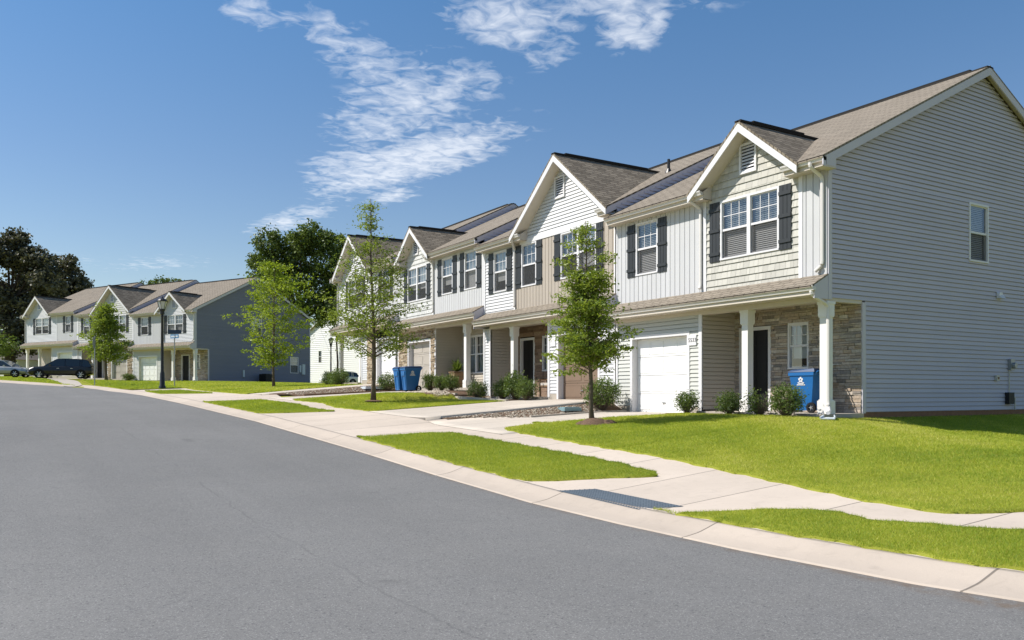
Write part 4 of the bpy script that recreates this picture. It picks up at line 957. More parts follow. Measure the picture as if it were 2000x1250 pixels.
ST['D'] = dict(W=8.35, end_l=True, porch_l=True, label='far end townhouse of the near row behind the tall young tree, white clapboard',
    upper=[(0, 2.9, 'batten', 'batten_white'), (2.9, 8.35, 'clap', 'clap_white')],
    wins=[(1.10, 2.05, 1), (4.70, 6.72, 2)], boards=[.04, 2.90, 8.29],
    gable=dict(c=5.62, h=2.42, a=2.9, b=8.35, kind='clap', m='clap_white', vent=(5.3, 5.9, 6.5, 7.2), band=True),
    eaves=[(-.0, 3.55), (7.65, 8.57)],
    garage=(.50, 2.70), garwall=(0, 4.85), gar_kind='clap', gar_m='clap_white', gar_door='garage_white', gar_stone=(2.85, 4.0), stone='stone_gold',
    low_boards=[.06, 4.79], porch=(4.85, 8.35), back='clap', door=(5.2, 6.2), bwin=[], cols=[5.15, 8.20],
    spouts=[spout(8.45, 8.30)], white=True)
R1 = (16.09, 12.40, -.45)
ua = townhouse((16.09, 12.40, -.45), 0, ST['A'])
ub = townhouse((16.09, 20.02, -.09), 0, ST['B'])
uc = townhouse((16.09, 28.20, .27), 0, ST['C'])
ud = townhouse((16.09, 36.30, .62), 0, ST['D'])
# near end unit: details on the gable side and beside the garage
FRs = Fr((0, 0, 0), (1, 0, 0), (0, -1, 0)); FFs = Fr((0, 0, 0), (0, 1, 0), (-1, 0, 0))
window(ua, FRs, 5.70, 6.62, 3.97, 5.53, 1, grid=False, screen=True)
def textmesh(body, size, depth, name, m, parent, mw):
    cu = bpy.data.curves.new(name, 'FONT'); cu.body = body; cu.size = size; cu.extrude = depth; cu.align_x = 'CENTER'; cu.align_y = 'CENTER'
    ob = bpy.data.objects.new(name + '_tmp', cu); COL.objects.link(ob); dg = bpy.context.evaluated_depsgraph_get()
    me = bpy.data.meshes.new_from_object(ob.evaluated_get(dg)); bpy.data.objects.remove(ob)
    me.materials.clear(); me.materials.append(MATS[m]); o = bpy.data.objects.new(name, me); COL.objects.link(o); o.parent = parent; o.matrix_basis = mw; return o
def plaque(parent, y0, y1, z0, z1, text=None):
    mb = MB(); fbox(mb, FFs, y0, y1, z0, z1, .015, .045); o = mb.build('house_number', 'white_trim', parent)
    if text:
        mw = Matrix(((0, 0, -1, -.047), (-1, 0, 0, (y0 + y1) / 2), (0, 1, 0, (z0 + z1) / 2), (0, 0, 0, 1)))
        textmesh(text, .155, .002, 'numerals', 'number_ink', o, mw)
plaque(ua, 4.17, 4.46, 1.78, 2.06, '5533')
plaque(ub, 3.26, 3.56, 1.72, 2.00)
mb = MB(); mb.box(7.05, 7.20, -.09, -.018, 3.08, 3.22); mb.prism([(7.02, -.02, 3.24), (7.02, -.16, 3.06), (7.02, -.02, 3.06)], (.22, 0, 0)); mb.build('dryer_vent', 'white_trim', ua)
mb = MB(); mb.box(6.94, 7.09, -.075, -.018, .82, .97); mb.box(6.985, 7.045, -.09, -.075, .86, .92, mi=1); mb.build('outlet_box', ['plastic_box', 'wood'], ua)
mb = MB(); mb.box(7.45, 7.72, -.13, -.018, .18, .50); mb.build('disconnect_box', 'dark_box', ua)
mb = MB(); mb.box(7.60, 7.80, -.10, -.018, 1.12, 1.42); mb.lathe([(0, -.05), (.075, -.05), (.085, 0), (.085, .03)], (7.72, -.13, 1.24), 12, axis='y'); mb.build('meter_box', 'grey_metal', ua)
mb = MB(); mb.tube([(7.62, -.045, 1.12), (7.62, -.045, .5)], .014, 6); mb.tube([(7.70, -.07, .36), (7.86, -.07, .36), (7.86, -.07, .02)], .02, 6); mb.build('conduit', 'plastic_box', ua)
mb = MB(); mb.box(.62, .68, 3.94, 3.98 - .03, .28, .46); mb.build('outlet_box', 'white_trim', ua)
# second row, turned with the bend of the street
AN = R(26.45); o2 = Vector((13.48, 70.97, 1.08)); dv = Vector((-math.sin(AN), math.cos(AN), 0))
import copy
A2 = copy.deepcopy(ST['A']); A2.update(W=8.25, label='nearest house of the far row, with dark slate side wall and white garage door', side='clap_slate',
    upper=[(0, 4.25, 'clap', 'clap_white'), (4.25, 8.25, 'batten', 'batten_white')], wins=[(1.49, 3.56, 2), (6.12, 7.15, 1)], boards=[.06, 4.25, 8.2],
    gable=dict(c=2.72, h=1.95, a=.06, b=4.25, kind='clap', m='clap_white', vent=(2.35, 2.95, 6.03, 6.80)), eaves=[(-.22, 1.15), (4.3, 8.3)],
    garage=(4.98, 7.45), garwall=(4.2, 8.25), low_boards=[4.26, 8.2], porch=(0, 4.2), door=(2.3, 3.4), bwin=[(.95, 1.65, 1, 1.0, 2.28)], cols=[.13, 2.95], pipes=[],
    side_holes=[(5.9, 6.9, 3.97, 5.53), (10.2, 11.2, .85, 2.35)])
B2 = copy.deepcopy(ST['B']); B2.update(W=8.35, label='middle house of the far row, with broad shingled gable behind a small tree', upper=[(0, 5.9, 'shake', 'shake_grey'), (5.9, 8.35, 'shake', 'shake_grey')],
    gable=dict(c=2.9, h=2.85, a=.06, b=5.7, kind='shake', m='shake_grey', vent=(2.72, 3.30, 6.70, 7.45)), boards=[.04, 8.27], gar_door='garage_taupe', gar_kind='stone', stone='stone_gold', back='clap', pipes=[])
D2 = copy.deepcopy(ST['D']); D2.update(W=8.9, label='farthest house of the far row, white clapboard under the dark trees', upper=[(0, 3.45, 'batten', 'batten_white'), (3.45, 8.9, 'clap', 'clap_white')],
    wins=[(1.1, 2.0, 1), (4.8, 7.1, 2)], boards=[.04, 3.45, 8.84], gable=dict(c=6.4, h=2.2, a=3.45, b=8.9, kind='clap', m='clap_white', vent=(6.1, 6.7, 6.3, 7.0)), eaves=[(0, 4.6), (8.2, 9.1)],
    garage=(.9, 3.3), garwall=(0, 4.3), gar_stone=None, low_boards=[.06, 4.24], porch=(4.3, 8.9), cols=[6.6, 8.75], spouts=[spout(9.0, 8.85)])
a2 = townhouse(o2, AN, A2); b2 = townhouse(o2 + dv * 8.25 + Vector((0, 0, .36)), AN, B2); d2 = townhouse(o2 + dv * 16.6 + Vector((0, 0, .70)), AN, D2)
window(a2, FRs, 5.9, 6.9, 3.97, 5.53, 1, grid=False); window(a2, FRs, 10.2, 11.2, .85, 2.35, 1, grid=True)
for r_ in (a2, b2, d2): r_['group'] = 'townhouses of the far row'
for r_ in (ua, ub, uc, ud): r_['group'] = 'townhouses of the near row'
# white house beyond the near row
wh = empty('white_house', (34.9, 107.7, 1.1), 0, label='white clapboard house end behind the far porch, with one small window', cat='house')
wd_ = Vector((.3, -.954, 0)); WF = Fr((0, 0, 0), wd_, (-.954, -.3, 0)); mb = MB()
clap(mb, WF, 0, 13, -.2, 7.3, [(1.9, 2.6, 3.0, 4.6)], e=.25, lip=.04); clap(mb, WF, 0, 13, 7.3, 10.4, [], e=.25, lip=.04, clip=lambda v: ((v - 7.3) * 2.05, 13 - (v - 7.3) * 2.05))
bk_ = Vector((.954, .3, 0)) * 11
for a in (0, 13): q = [WF.p(a, -.2), WF.p(a, 7.3), WF.p(a, 7.3) + bk_, WF.p(a, -.2) + bk_]; mb.quad(*q)
mb.build('wall', 'clap_bright', wh)
mb = MB()
for s_ in (0, 1):
    e0 = WF.p(-.4 if s_ == 0 else 13.4, 7.05, .3); rd = WF.p(6.5, 10.5, .3)
    mb.prism([e0, rd, rd + Vector((0, 0, .18)), e0 + Vector((0, 0, .18))], bk_ * 1.08)
mb.build('roof', 'roof_far', wh)
mb = MB()
for s_ in (0, 1):
    e0 = WF.p(-.4 if s_ == 0 else 13.4, 6.95, .34); rd = WF.p(6.5, 10.4, .34); mb.prism([e0, rd, rd + Vector((0, 0, .22)), e0 + Vector((0, 0, .22))], Vector((.03, .017, 0)))
mb.build('rake_board', 'white_trim', wh)
window(wh, WF, 1.9, 2.6, 3.0, 4.6, 1, grid=False)
# ------------------------------------------------------------------ beds, gravel, edging
def sheet2(name, m, y0, y1, x0, x1, dz, n=10, kind='structure', sk=.05):
    return tag(sheet(name, m, np.linspace(y0, y1, max(4, int((y1 - y0) / .25))), ident(x0), ident(x1), n, dz, skirt=sk), kind=kind)
sheet2('mulch_bed', 'mulch', 12.55, 16.9, 15.25, 16.0, .035)
sheet2('mulch_bed', 'mulch', 24.3, 27.9, 14.75, 15.9, .04)
sheet2('mulch_bed', 'mulch', 28.1, 32.25, 13.95, 15.9, .035)
tag(sheet('gravel_bed', 'mulch', np.linspace(19.5, 20.19, 6), lambda Y: interpf([(19.5, 12.6), (19.75, 12.4), (20.15, 10.2), (20.2, 10.15)])(Y), ident(16.05), 20, .035, skirt=.05), kind='structure')
tag(sheet('gravel_bed', 'mulch', np.linspace(35.42, 36.54, 6), lambda Y: interpf([(35.4, 11.2), (36.1, 10.8), (36.55, 10.0)])(Y), ident(16.05), 20, .035, skirt=.05), kind='structure')
def pebbles(label, y0, y1, x0, x1, n, s0=.022, s1=.06, dz=.035, wedge=None):
    oc = np.array([[1, 0, 0], [-1, 0, 0], [0, 1, 0], [0, -1, 0], [0, 0, 1], [0, 0, -1], [.62, .62, .5], [-.62, .62, .5], [-.62, -.62, .5], [.62, -.62, .5]])
    fc = np.array([[4, 6, 7], [4, 7, 8], [4, 8, 9], [4, 9, 6], [0, 2, 6], [2, 1, 7], [1, 3, 8], [3, 0, 9], [6, 2, 7], [7, 1, 8], [8, 3, 9], [9, 0, 6], [5, 2, 0], [5, 1, 2], [5, 3, 1], [5, 0, 3]])
    x = x0 + rng.random(n) * (x1 - x0); y = y0 + rng.random(n) * (y1 - y0)
    if wedge: k_ = x > wedge[2] + (wedge[3] - wedge[2]) * (y - wedge[0]) / (wedge[1] - wedge[0]); x = x[k_]; y = y[k_]; n = len(x)
    z = height(x, y) + dz
    s = s0 + (s1 - s0) * rng.random(n) ** 1.6; a = rng.random(n) * 6.28; q = .6 + .5 * rng.random((n, 3)); q[:, 2] *= .65
    v = oc[None] * q[:, None] * s[:, None, None]; v = v * (1 + rng.normal(0, .09, v.shape)); ca, sa = np.cos(a)[:, None], np.sin(a)[:, None]
    vx = v[..., 0] * ca - v[..., 1] * sa; vy = v[..., 0] * sa + v[..., 1] * ca
    V = np.stack([vx + x[:, None], vy + y[:, None], v[..., 2] + z[:, None]], -1).reshape(-1, 3)
    F = (fc[None] + (np.arange(n) * len(oc))[:, None, None]).reshape(-1, 3); ti = np.repeat(rng.random(n), len(fc))
    return tag(npmesh('gravel', 'pebble', V, F, ti), label, 'gravel', kind='stuff')
pebbles('loose pebbles between the first two driveways', 19.6, 20.18, 10.3, 15.2, 1700, .010, .040, wedge=(19.55, 20.18, 12.6, 10.2))
pebbles('loose pebbles between the two far driveways', 35.5, 36.5, 10.6, 15.6, 1200, .014, .05, wedge=(35.5, 36.5, 11.6, 10.2))
pebbles('cream pebbles in the bed below the potted plant', 28.3, 31.6, 14.05, 14.75, 1100, .025, .06)
def edging(label, pts, w_=.1, h_=.14, m='timber_edge', dz=.08):
    mb = MB(); 
    for a, b in zip(pts[:-1], pts[1:]):
        d = Vector((b[0] - a[0], b[1] - a[1], 0)); n_ = Vector((-d.y, d.x, 0)).normalized() * w_ / 2
        za, zb = hz(*a) + dz, hz(*b) + dz
        A, B = Vector((*a, za)), Vector((*b, zb)); dn_ = Vector((0, 0, -h_))
        mb.hexa([A - n_ + dn_, A + n_ + dn_, B + n_ + dn_, B - n_ + dn_, A - n_, A + n_, B + n_, B - n_])
    return tag(mb.build('garden_edging', m), label, 'edging')
edging('tan kerb of the gravel strip beside the near driveway', [(12.6, 19.52), (14.2, 19.5), (16.0, 19.48)], .11, .2, 'concrete_plain', .07)
edging('brown timber kerb of the far gravel strip', [(11.2, 35.45), (16.0, 35.45)], .14, .25, 'timber_edge', .10)
edging('pale concrete kerb at the back of the pebble bed', [(14.85, 28.2), (14.85, 32.0)], .12, .2, 'concrete_plain', .10)
edging('pale concrete kerb in front of the three bushes at the tan house', [(14.7, 24.2), (14.7, 27.9)], .12, .2, 'concrete_plain', .07)
# tactile warning pad in the kerb ramp
mb = MB(); A, B, C_, D_ = Vector((6.98, 10.08, 0)), Vector((7.42, 9.72, 0)), Vector((7.40, 7.86, 0)), Vector((6.93, 8.19, 0))
for q in (A, B, C_, D_): q.z = hz(q.x, q.y) + .012
mb.quad(A, D_, C_, B)
nu, nv = 34, 8
for i in range(nu):
    for j in range(nv):
        u, v = (i + .5) / nu, (j + .5) / nv; p = (A * (1 - u) + D_ * u) * (1 - v) + (B * (1 - u) + C_ * u) * v
        mb.lathe([(.018, 0), (.012, .006), (0, .006)], tuple(p), 6, tint=.5)
tag(mb.build('tactile_paving', 'tactile'), 'blue-grey tactile paving pad with rows of studs on the kerb ramp', 'paving')
# ------------------------------------------------------------------ vegetation
def leaves(centres, spread, n_each, size, aspect, flat_=.6, jitter=.35, tintbase=None):
    c = np.repeat(centres, n_each, 0); n = len(c); sp = np.repeat(spread, n_each)
    p = rng.normal(0, 1, (n, 3)); p *= (sp / 1.6)[:, None]; p[:, 2] *= flat_; p += c
    d = rng.normal(0, 1, (n, 3)); d[:, 2] *= .7; d /= np.linalg.norm(d, axis=1)[:, None]
    e = np.cross(d, rng.normal(0, 1, (n, 3))); e /= np.linalg.norm(e, axis=1)[:, None]
    s = size * (1 - jitter + 2 * jitter * rng.random(n)); L = d * s[:, None]; Wd = e * (s * aspect * .5)[:, None]
    v = np.stack([p - L * .5, p - L * .05 + Wd, p + L * .5, p - L * .05 - Wd], 1).reshape(-1, 3)
    f = np.arange(4 * n).reshape(-1, 4); t_ = np.clip((.5 if tintbase is None else np.repeat(tintbase, n_each)) + rng.normal(0, .2, n), 0, 1)
    return v, f, t_
def youngtree(name, label, x, y, H, prof, zb, lean=(0, 0), leafm='leaf_oak', nb=46, size=.075, per=20, trunk=.05, seed=1, cat='tree', group=None, spr=.16, subs=5, jit=.25, side=None, dens=None):
    r = np.random.default_rng(seed); z0 = hz(x, y); root = empty(name, (x, y, z0), label=label, cat=cat, group=group)
    zs = np.linspace(0, H, 12); wx = np.cumsum(r.normal(0, .02, 12)); wy = np.cumsum(r.normal(0, .02, 12)); wx -= wx[0]; wy -= wy[0]
    tp = [(lean[0] * (z / H) + wx[i], lean[1] * (z / H) + wy[i], z - (.1 if i == 0 else 0)) for i, z in enumerate(zs)]
    mb = MB(); rad = [trunk * (1.5 if i == 0 else 1) * (1 - .93 * (z / H) ** 1.1) + .004 for i, z in enumerate(zs)]
    mb.tube(tp, rad, 8); pf = interpf(prof)
    tx = lambda z: (np.interp(z, zs, [p[0] for p in tp]), np.interp(z, zs, [p[1] for p in tp]))
    cen = []; spread = []; tb = []
    for i in range(nb):
        t_ = (i + r.random()) / nb; z = zb + (H * .97 - zb) * t_ ; az = i * 2.4 + r.normal(0, .5); Rr = float(pf(z)) * (.55 + .6 * r.random())
        if side is not None: Rr *= 1 + side[2] * math.cos(az - math.atan2(side[1], side[0]))
        bx, by = tx(z - min(.5, Rr * .35)); start = Vector((bx, by, z - min(.5, Rr * .35))); end = Vector((bx + Rr * math.cos(az), by + Rr * math.sin(az), z + Rr * r.normal(.12, .12)))
        mid_ = start.lerp(end, .5) + Vector((0, 0, Rr * .06)); br = max(.006, trunk * .28 * (1 - t_ * .6))
        mb.tube([start, mid_, end], [br, br * .6, br * .2], 5, cap=False)
        for k in range(subs):
            f_ = .3 + .7 * (k + r.random()) / subs; p = start.lerp(end, f_)
            q = p + Vector((r.normal(0, .22), r.normal(0, .22), r.normal(.03, .1))) * min(1, Rr + .2)
            mb.tube([p, q], [br * .3 + .002, .002], 4, cap=False)
            w_ = 1 if dens is None else float(np.interp(z, *dens))
            if r.random() < w_: cen.append(q); spread.append(spr * (.7 + .6 * r.random())); tb.append(r.uniform(.15, .85))
    mb.build('trunk', 'bark', root, smooth=True)
    v, f, t_ = leaves(np.array([tuple(c) for c in cen]), np.array(spread) * 1.15, per, size, .42, flat_=.42, tintbase=np.array(tb))
    npmesh('crown', leafm, v, f, t_, parent=root, k=4); return root
G_ST = 'young street trees on the lawns'
youngtree('young_tree', 'slim young oak on the near lawn with dense low foliage and a soil mound', 12.26, 16.19, 4.95, [(1.2, .55), (1.5, .82), (2.2, .90), (2.8, .70), (3.3, .50), (3.7, .62), (4.1, .72), (4.5, .40), (4.95, .08)], 1.45,
    lean=(-.12, .02), nb=86, size=.09, per=46, trunk=.055, seed=3, spr=.15, subs=6, leafm='leaf_oak', group=G_ST, dens=([1.4, 3.0, 3.5, 3.8, 4.95], [1, 1, .75, .16, .13]))
youngtree('young_tree', 'tall young tree beside the blue bins with a bare leader above the roofline', 11.48, 28.21, 7.35, [(1.7, .7), (2.2, 1.5), (3.0, 1.75), (3.9, 1.6), (4.9, 1.15), (5.5, .9), (6.0, .12), (6.5, .24), (6.9, .22), (7.35, .05)], 1.95,
    lean=(-.1, .05), nb=100, size=.10, per=34, trunk=.075, seed=12, spr=.22, subs=6, leafm='leaf_oak', group=G_ST, dens=([1.9, 3.2, 4.2, 5.4, 5.8, 6.2, 6.5, 7.3], [1, .9, .65, .5, .12, .1, .28, .2]))
youngtree('young_tree', 'bright yellow-green young tree in front of the dark slate wall', 13.29, 47.48, 7.3, [(1.1, .8), (2.0, 1.5), (3.0, 2.2), (4.2, 2.5), (5.2, 2.1), (6.2, 1.3), (7.3, .2)], 1.35,
    nb=70, size=.16, per=30, trunk=.07, seed=5, spr=.26, subs=6, leafm='leaf_oak_bright', group=G_ST, dens=([1, 7], [.75, .6]))
youngtree('young_tree', 'small dark round tree before the middle house of the far row', 6.9, 70.12, 6.0, [(1.6, 1.3), (2.4, 1.7), (3.4, 1.45), (4.4, .9), (5.2, .5), (6.0, .05)], 1.7,
    nb=70, size=.2, per=24, trunk=.1, seed=8, spr=.30, subs=6, leafm='leaf_oak', group=G_ST, dens=([1, 4.6, 6], [1, .9, .4]))
# soil mound round the first tree
mb = MB(); 
for (dx, dy, s_) in ((0, 0, .42), (.22, -.25, .26), (-.2, .15, .24)): mb.lathe([(s_, -.02), (s_ * .8, s_ * .12), (s_ * .45, s_ * .3), (0, s_ * .36)], (12.28 + dx, 16.14 + dy, hz(12.28 + dx, 16.14 + dy) + .03), 12)
tag(mb.build('soil_mound', 'mulch', smooth=True), 'little mound of bare soil at the foot of the near young tree', 'soil')
for (mx, my, ms) in ((11.48, 28.21, .35), (13.29, 47.48, .45)): 
    mb = MB(); mb.lathe([(ms, .0), (ms * .6, .035), (0, .05)], (mx, my, hz(mx, my) + .03), 12); tag(mb.build('soil_mound', 'mulch', smooth=True), 'ring of mulch under the tall young tree by the bins' if my < 30 else 'ring of mulch under the bright young tree', 'soil')
RV = Vector((.8517, -.5241, 0)); FV = Vector((.5241, .8517, 0))
def bigtree(name, label, X, Y, zb, lobes, leafm, size, per, seed, trunk=.4, th=8, group=None):
    r = np.random.default_rng(seed); root = empty(name, (X, Y, zb), label=label, cat='tree', group=group)
    mb = MB(); mb.tube([(0, 0, -.5), (.1, 0, th * .4), (-.1, .1, th)], [trunk * 1.3, trunk, trunk * .7], 10); cen = []; sp = []; tb = []
    for (a, z, rr) in lobes:
        c = RV * a + FV * float(r.normal(0, rr * .6)) + Vector((0, 0, z))
        mb.tube([(0, 0, th * r.uniform(.55, 1)), tuple(Vector((0, 0, th)).lerp(c, .55) + Vector((0, 0, -.4))), tuple(c)], [trunk * .45, trunk * .25, .03], 6, cap=False)
        k = int(16 * rr ** 1.7) + 8
        for _ in range(k):
            d = Vector(r.normal(0, 1, 3)).normalized(); q = c + Vector((d.x, d.y, d.z * .85)) * rr * float(r.uniform(.62, 1.05))
            cen.append(tuple(q)); sp.append(r.uniform(.30, .62)); tb.append(r.uniform(.1, .9))
            if r.random() < .12: mb.tube([tuple(c), tuple(q)], [.05, .015], 4, cap=False)
    mb.build('trunk', 'bark_dark', root, smooth=True)
    v, f, t_ = leaves(np.array(cen), np.array(sp), per, size, .6, .8, tintbase=np.array(tb)); npmesh('crown', leafm, v, f, t_, parent=root, k=4); return root
G_BG = 'big trees behind the houses'
bigtree('broadleaf_tree', 'big rounded green tree between the two rows of houses', 28.2, 90.7, 1.0, [(-3.9, 13.6, 1.7), (-3.2, 15.6, 1.5), (-1.6, 15.4, 1.7), (-2.2, 13.2, 2.0), (0, 14.2, 2.1), (1.9, 16.2, 1.9), (3.7, 15.4, 1.7), (3.6, 13.2, 2.0), (.6, 16.2, 1.2), (-.5, 11.4, 2.1), (2.4, 11.2, 2.2), (4.4, 11.2, 1.5), (-3.0, 10.9, 1.6), (3.0, 8.9, 2.0), (4.6, 8.4, 1.2), (1.4, 8.6, 1.5), (-4.6, 11.6, .8)], 'leaf_big', .34, 34, 21, .45, 9, G_BG)
bigtree('low_tree', 'light green low tree above the white house roof', 34.6, 96.5, 1.0, [(-.6, 8.6, 1.0), (.8, 9.4, 1.1), (2.0, 8.8, 1.0), (-1.8, 7.9, .8), (0.4, 7.9, 1.1)], 'leaf_mid', .26, 26, 33, .12, 7, None)
bigtree('broadleaf_tree', 'tall dark tree at the left edge of the photo', 1.0, 116.5, 2.2, [(-3, 13.6, 2.8), (-.5, 14.9, 2.4), (1.6, 14.2, 2.2), (3.5, 12.6, 2.1), (0, 11.6, 3.0), (3.4, 10.0, 2.5), (-2, 9, 3.0), (2, 7.6, 2.8), (5.0, 11.0, 1.5), (-.5, 5, 2.8), (2.6, 4.4, 2.4), (4.6, 7.2, 1.9), (.6, 16.4, 1.2), (-3.6, 15.6, 1.8)], 'leaf_dark', .40, 34, 22, .5, 10, G_BG)
bigtree('broadleaf_tree', 'dark tree behind the farthest house, sloping down to the right', 6.6, 124, 2.2, [(-1.8, 14.2, 2.3), (.4, 13.2, 2.2), (2.0, 11.6, 1.9), (-1, 10.2, 2.6), (1.4, 8.8, 2.2), (3.1, 10.0, 1.4), (-1.6, 6.8, 2.4), (3.9, 8.9, .9), (1.2, 15, 1.0)], 'leaf_dark', .40, 34, 23, .4, 8, G_BG)
bigtree('low_tree', 'light green low bush-like tree left of the farthest house', -.6, 103, 1.9, [(-1, 3.2, 1.3), (.6, 2.8, 1.1), (1.6, 3.4, .9), (-2, 2.5, 1.2), (0, 4.2, 1.0)], 'leaf_mid', .22, 22, 24, .12, 2.4)
bigtree('low_tree', 'dark undergrowth seen through the farthest porch', 12.0, 124, 2.0, [(-5, 3.2, 2.2), (-2, 3.4, 2.2), (1, 3.2, 2.2), (4, 3.2, 2.0)], 'leaf_dark', .5, 24, 25, .2, 3)
bigtree('low_tree', 'faint treetops just above the far row ridge', 24.5, 150, 2.3, [(-3, 15.6, 1.4), (-1, 16.3, 1.2), (1, 16.0, 1.3), (3, 15.2, 1.3)], 'leaf_big', .45, 12, 26, .2, 11)
def shrub(label, x, y, w_, h_, seed, leafm='leaf_shrub', n=260, size=.05, group=None, bare=0, cat='shrub', spiky=False, z=None):
    r = np.random.default_rng(seed); z0 = (hz(x, y) if z is None else z) + .02; root = empty('shrub', (x, y, z0), label=label, cat=cat, group=group); mb = MB(); cen = []; tb = []
    for i in range(n // 4):
        az = r.uniform(0, 6.28); k = r.random() ** .5; q = Vector((math.cos(az) * k * w_ / 2, math.sin(az) * k * w_ / 2, h_ * (.22 + .75 * r.random() * (1.05 - .35 * k * k))))
        mb.tube([(q.x * .15, q.y * .15, 0), tuple(Vector((q.x * .6, q.y * .6, q.z * .5))), tuple(q)], [.008, .005, .002], 4, cap=False); 
        if not (bare and q.x * 0 + (math.cos(az) * bare[0] + math.sin(az) * bare[1]) > .25): cen.append(tuple(q)); tb.append(r.uniform(.1, .95))
    mb.build('stems', 'bark', root)
    v, f, t_ = leaves(np.array(cen), np.full(len(cen), .115 if not spiky else .09), 30, size, .38 if not spiky else .2, .9, tintbase=np.array(tb)); npmesh('foliage', leafm, v, f, t_, parent=root, k=4); return root
G1 = 'clipped shrubs along the front of the near porch'
shrub('round shrub at the corner between garage door and near porch', 15.55, 16.40, .50, .60, 41, group=G1, size=.06)
shrub('round shrub just left of the near middle porch post', 15.55, 14.90, .52, .58, 42, group=G1, size=.06)
shrub('half dead shrub with bare brown twigs right of the middle porch post', 15.5, 13.88, .56, .62, 43, group=G1, size=.06, bare=(.2, -.9))
shrub('largest porch shrub, standing before the blue bin', 15.4, 12.98, .66, .78, 44, n=420, group=G1, size=.06)
shrub('broad bush in the bed left of the white garage door of the end house', 15.30, 19.72, .95, .98, 45, n=560, size=.07)
G2 = 'shrubs in front of the tan house porch'
shrub('dark rounded shrub, leftmost of the three at the tan house', 15.3, 25.5, .66, .72, 46, n=380, size=.06, group=G2)
shrub('tall spiky middle shrub with pale tips at the tan house', 15.3, 24.65, .66, .95, 47, n=420, size=.08, group=G2)
shrub('rounded shrub nearest the tan house garage wall', 15.3, 23.95, .66, .70, 48, n=380, size=.06, group=G2)
shrub('shrub with white flowering twigs at the division of the two middle houses', 15.3, 27.3, .72, .68, 49, n=320, size=.06)
G3 = 'shrubs in front of the third house'
shrub('dark upright shrub beside the blue bins', 15.15, 31.1, .58, .70, 50, n=340, size=.06, group=G3)
shrub('olive shrub in the middle of the three at the third house', 15.15, 30.05, .52, .60, 51, n=300, size=.06, group=G3)
shrub('olive shrub beside the planter box', 15.15, 29.15, .58, .62, 52, n=300, size=.06, group=G3)
shrub('loose shrub left of the blue bins on the gravel strip', 15.2, 35.6, .82, .85, 53, n=360, size=.07)
G4 = 'shrubs at the far end of the near row'
shrub('small shrub leftmost at the end porch of the near row', 15.2, 43.9, .55, .75, 54, group=G4, size=.07); shrub('middle shrub at the end porch of the near row', 15.1, 42.6, .65, .75, 55, group=G4, size=.07); shrub('fullest shrub beside the end porch post of the near row', 14.9, 41.2, .9, .85, 56, n=420, group=G4, size=.07)
shrub('small brownish shrub at the far row garage corner', 9.4, 78.0, .9, .6, 57, size=.09, z=1.15)
# ------------------------------------------------------------------ planter with grass-like plant on the third house's porch
pl = empty('potted_plant', (16.75, 31.75, .27), label='spiky green plant in a tall wooden planter box on the third porch', cat='plant')
mb = MB()
for k in range(4): mb.box(-.24, .24, -.24, .24, .02 + k * .16, .165 + k * .16)
mb.box(-.27, .27, -.27, .27, .66, .70); mb.build('planter_box', 'wood', pl)
cv = []; 
v = []; f = []; tt = []
for i in range(90):
    a = rng.random() * 6.28; el = rng.uniform(.35, 1.45); L = rng.uniform(.4, .78); w_ = .028
    d = Vector((math.cos(a) * math.cos(el), math.sin(a) * math.cos(el), math.sin(el))); s_ = Vector((-math.sin(a), math.cos(a), 0)) * w_; b0 = Vector((0, 0, .70)); n0 = len(v)
    m1 = b0 + d * L * .55; m2 = b0 + d * L + Vector((0, 0, -.16 * L * math.cos(el) * 2))
    v += [tuple(b0 - s_ * .6), tuple(b0 + s_ * .6), tuple(m1 + s_), tuple(m1 - s_), tuple(m2)]; f += [(n0, n0 + 1, n0 + 2), (n0, n0 + 2, n0 + 3), (n0 + 3, n0 + 2, n0 + 4)]; tt += [rng.random()] * 3
npmesh('leaves', 'leaf_mid', np.array(v), np.array(f), np.array(tt), parent=pl)
# chair on the tan house's porch
ch = empty('porch_chair', (16.85, 24.75, -.09), R(180), label='brown wooden armchair with pale cushion beside the tan house door', cat='chair')
def part(name, m, boxes, parent, **k):
    mb = MB()
    for b_ in boxes: mb.box(*b_)
    return mb.build(name, m, parent, **k)
for (a, b) in ((-.28, -.28), (.24, -.28), (-.28, .24), (.24, .24)): part('leg', 'wood', [(a, a + .05, b, b + .05, 0, .62 if a > 0 else .95)], ch)
part('seat', 'wood', [(-.28, .29, -.28, .29, .36, .41)], ch); part('cushion', 'soffit', [(-.22, .28, -.25, .25, .41, .50)], ch)
part('backrest', 'wood', [(-.28, -.24, -.22 + i * .075, -.17 + i * .075, .42, .93) for i in range(6)] + [(-.29, -.235, -.28, .29, .90, .97)], ch)
for b in (-.30, .24): part('armrest', 'wood', [(-.24, .32, b, b + .06, .60, .64)], ch)
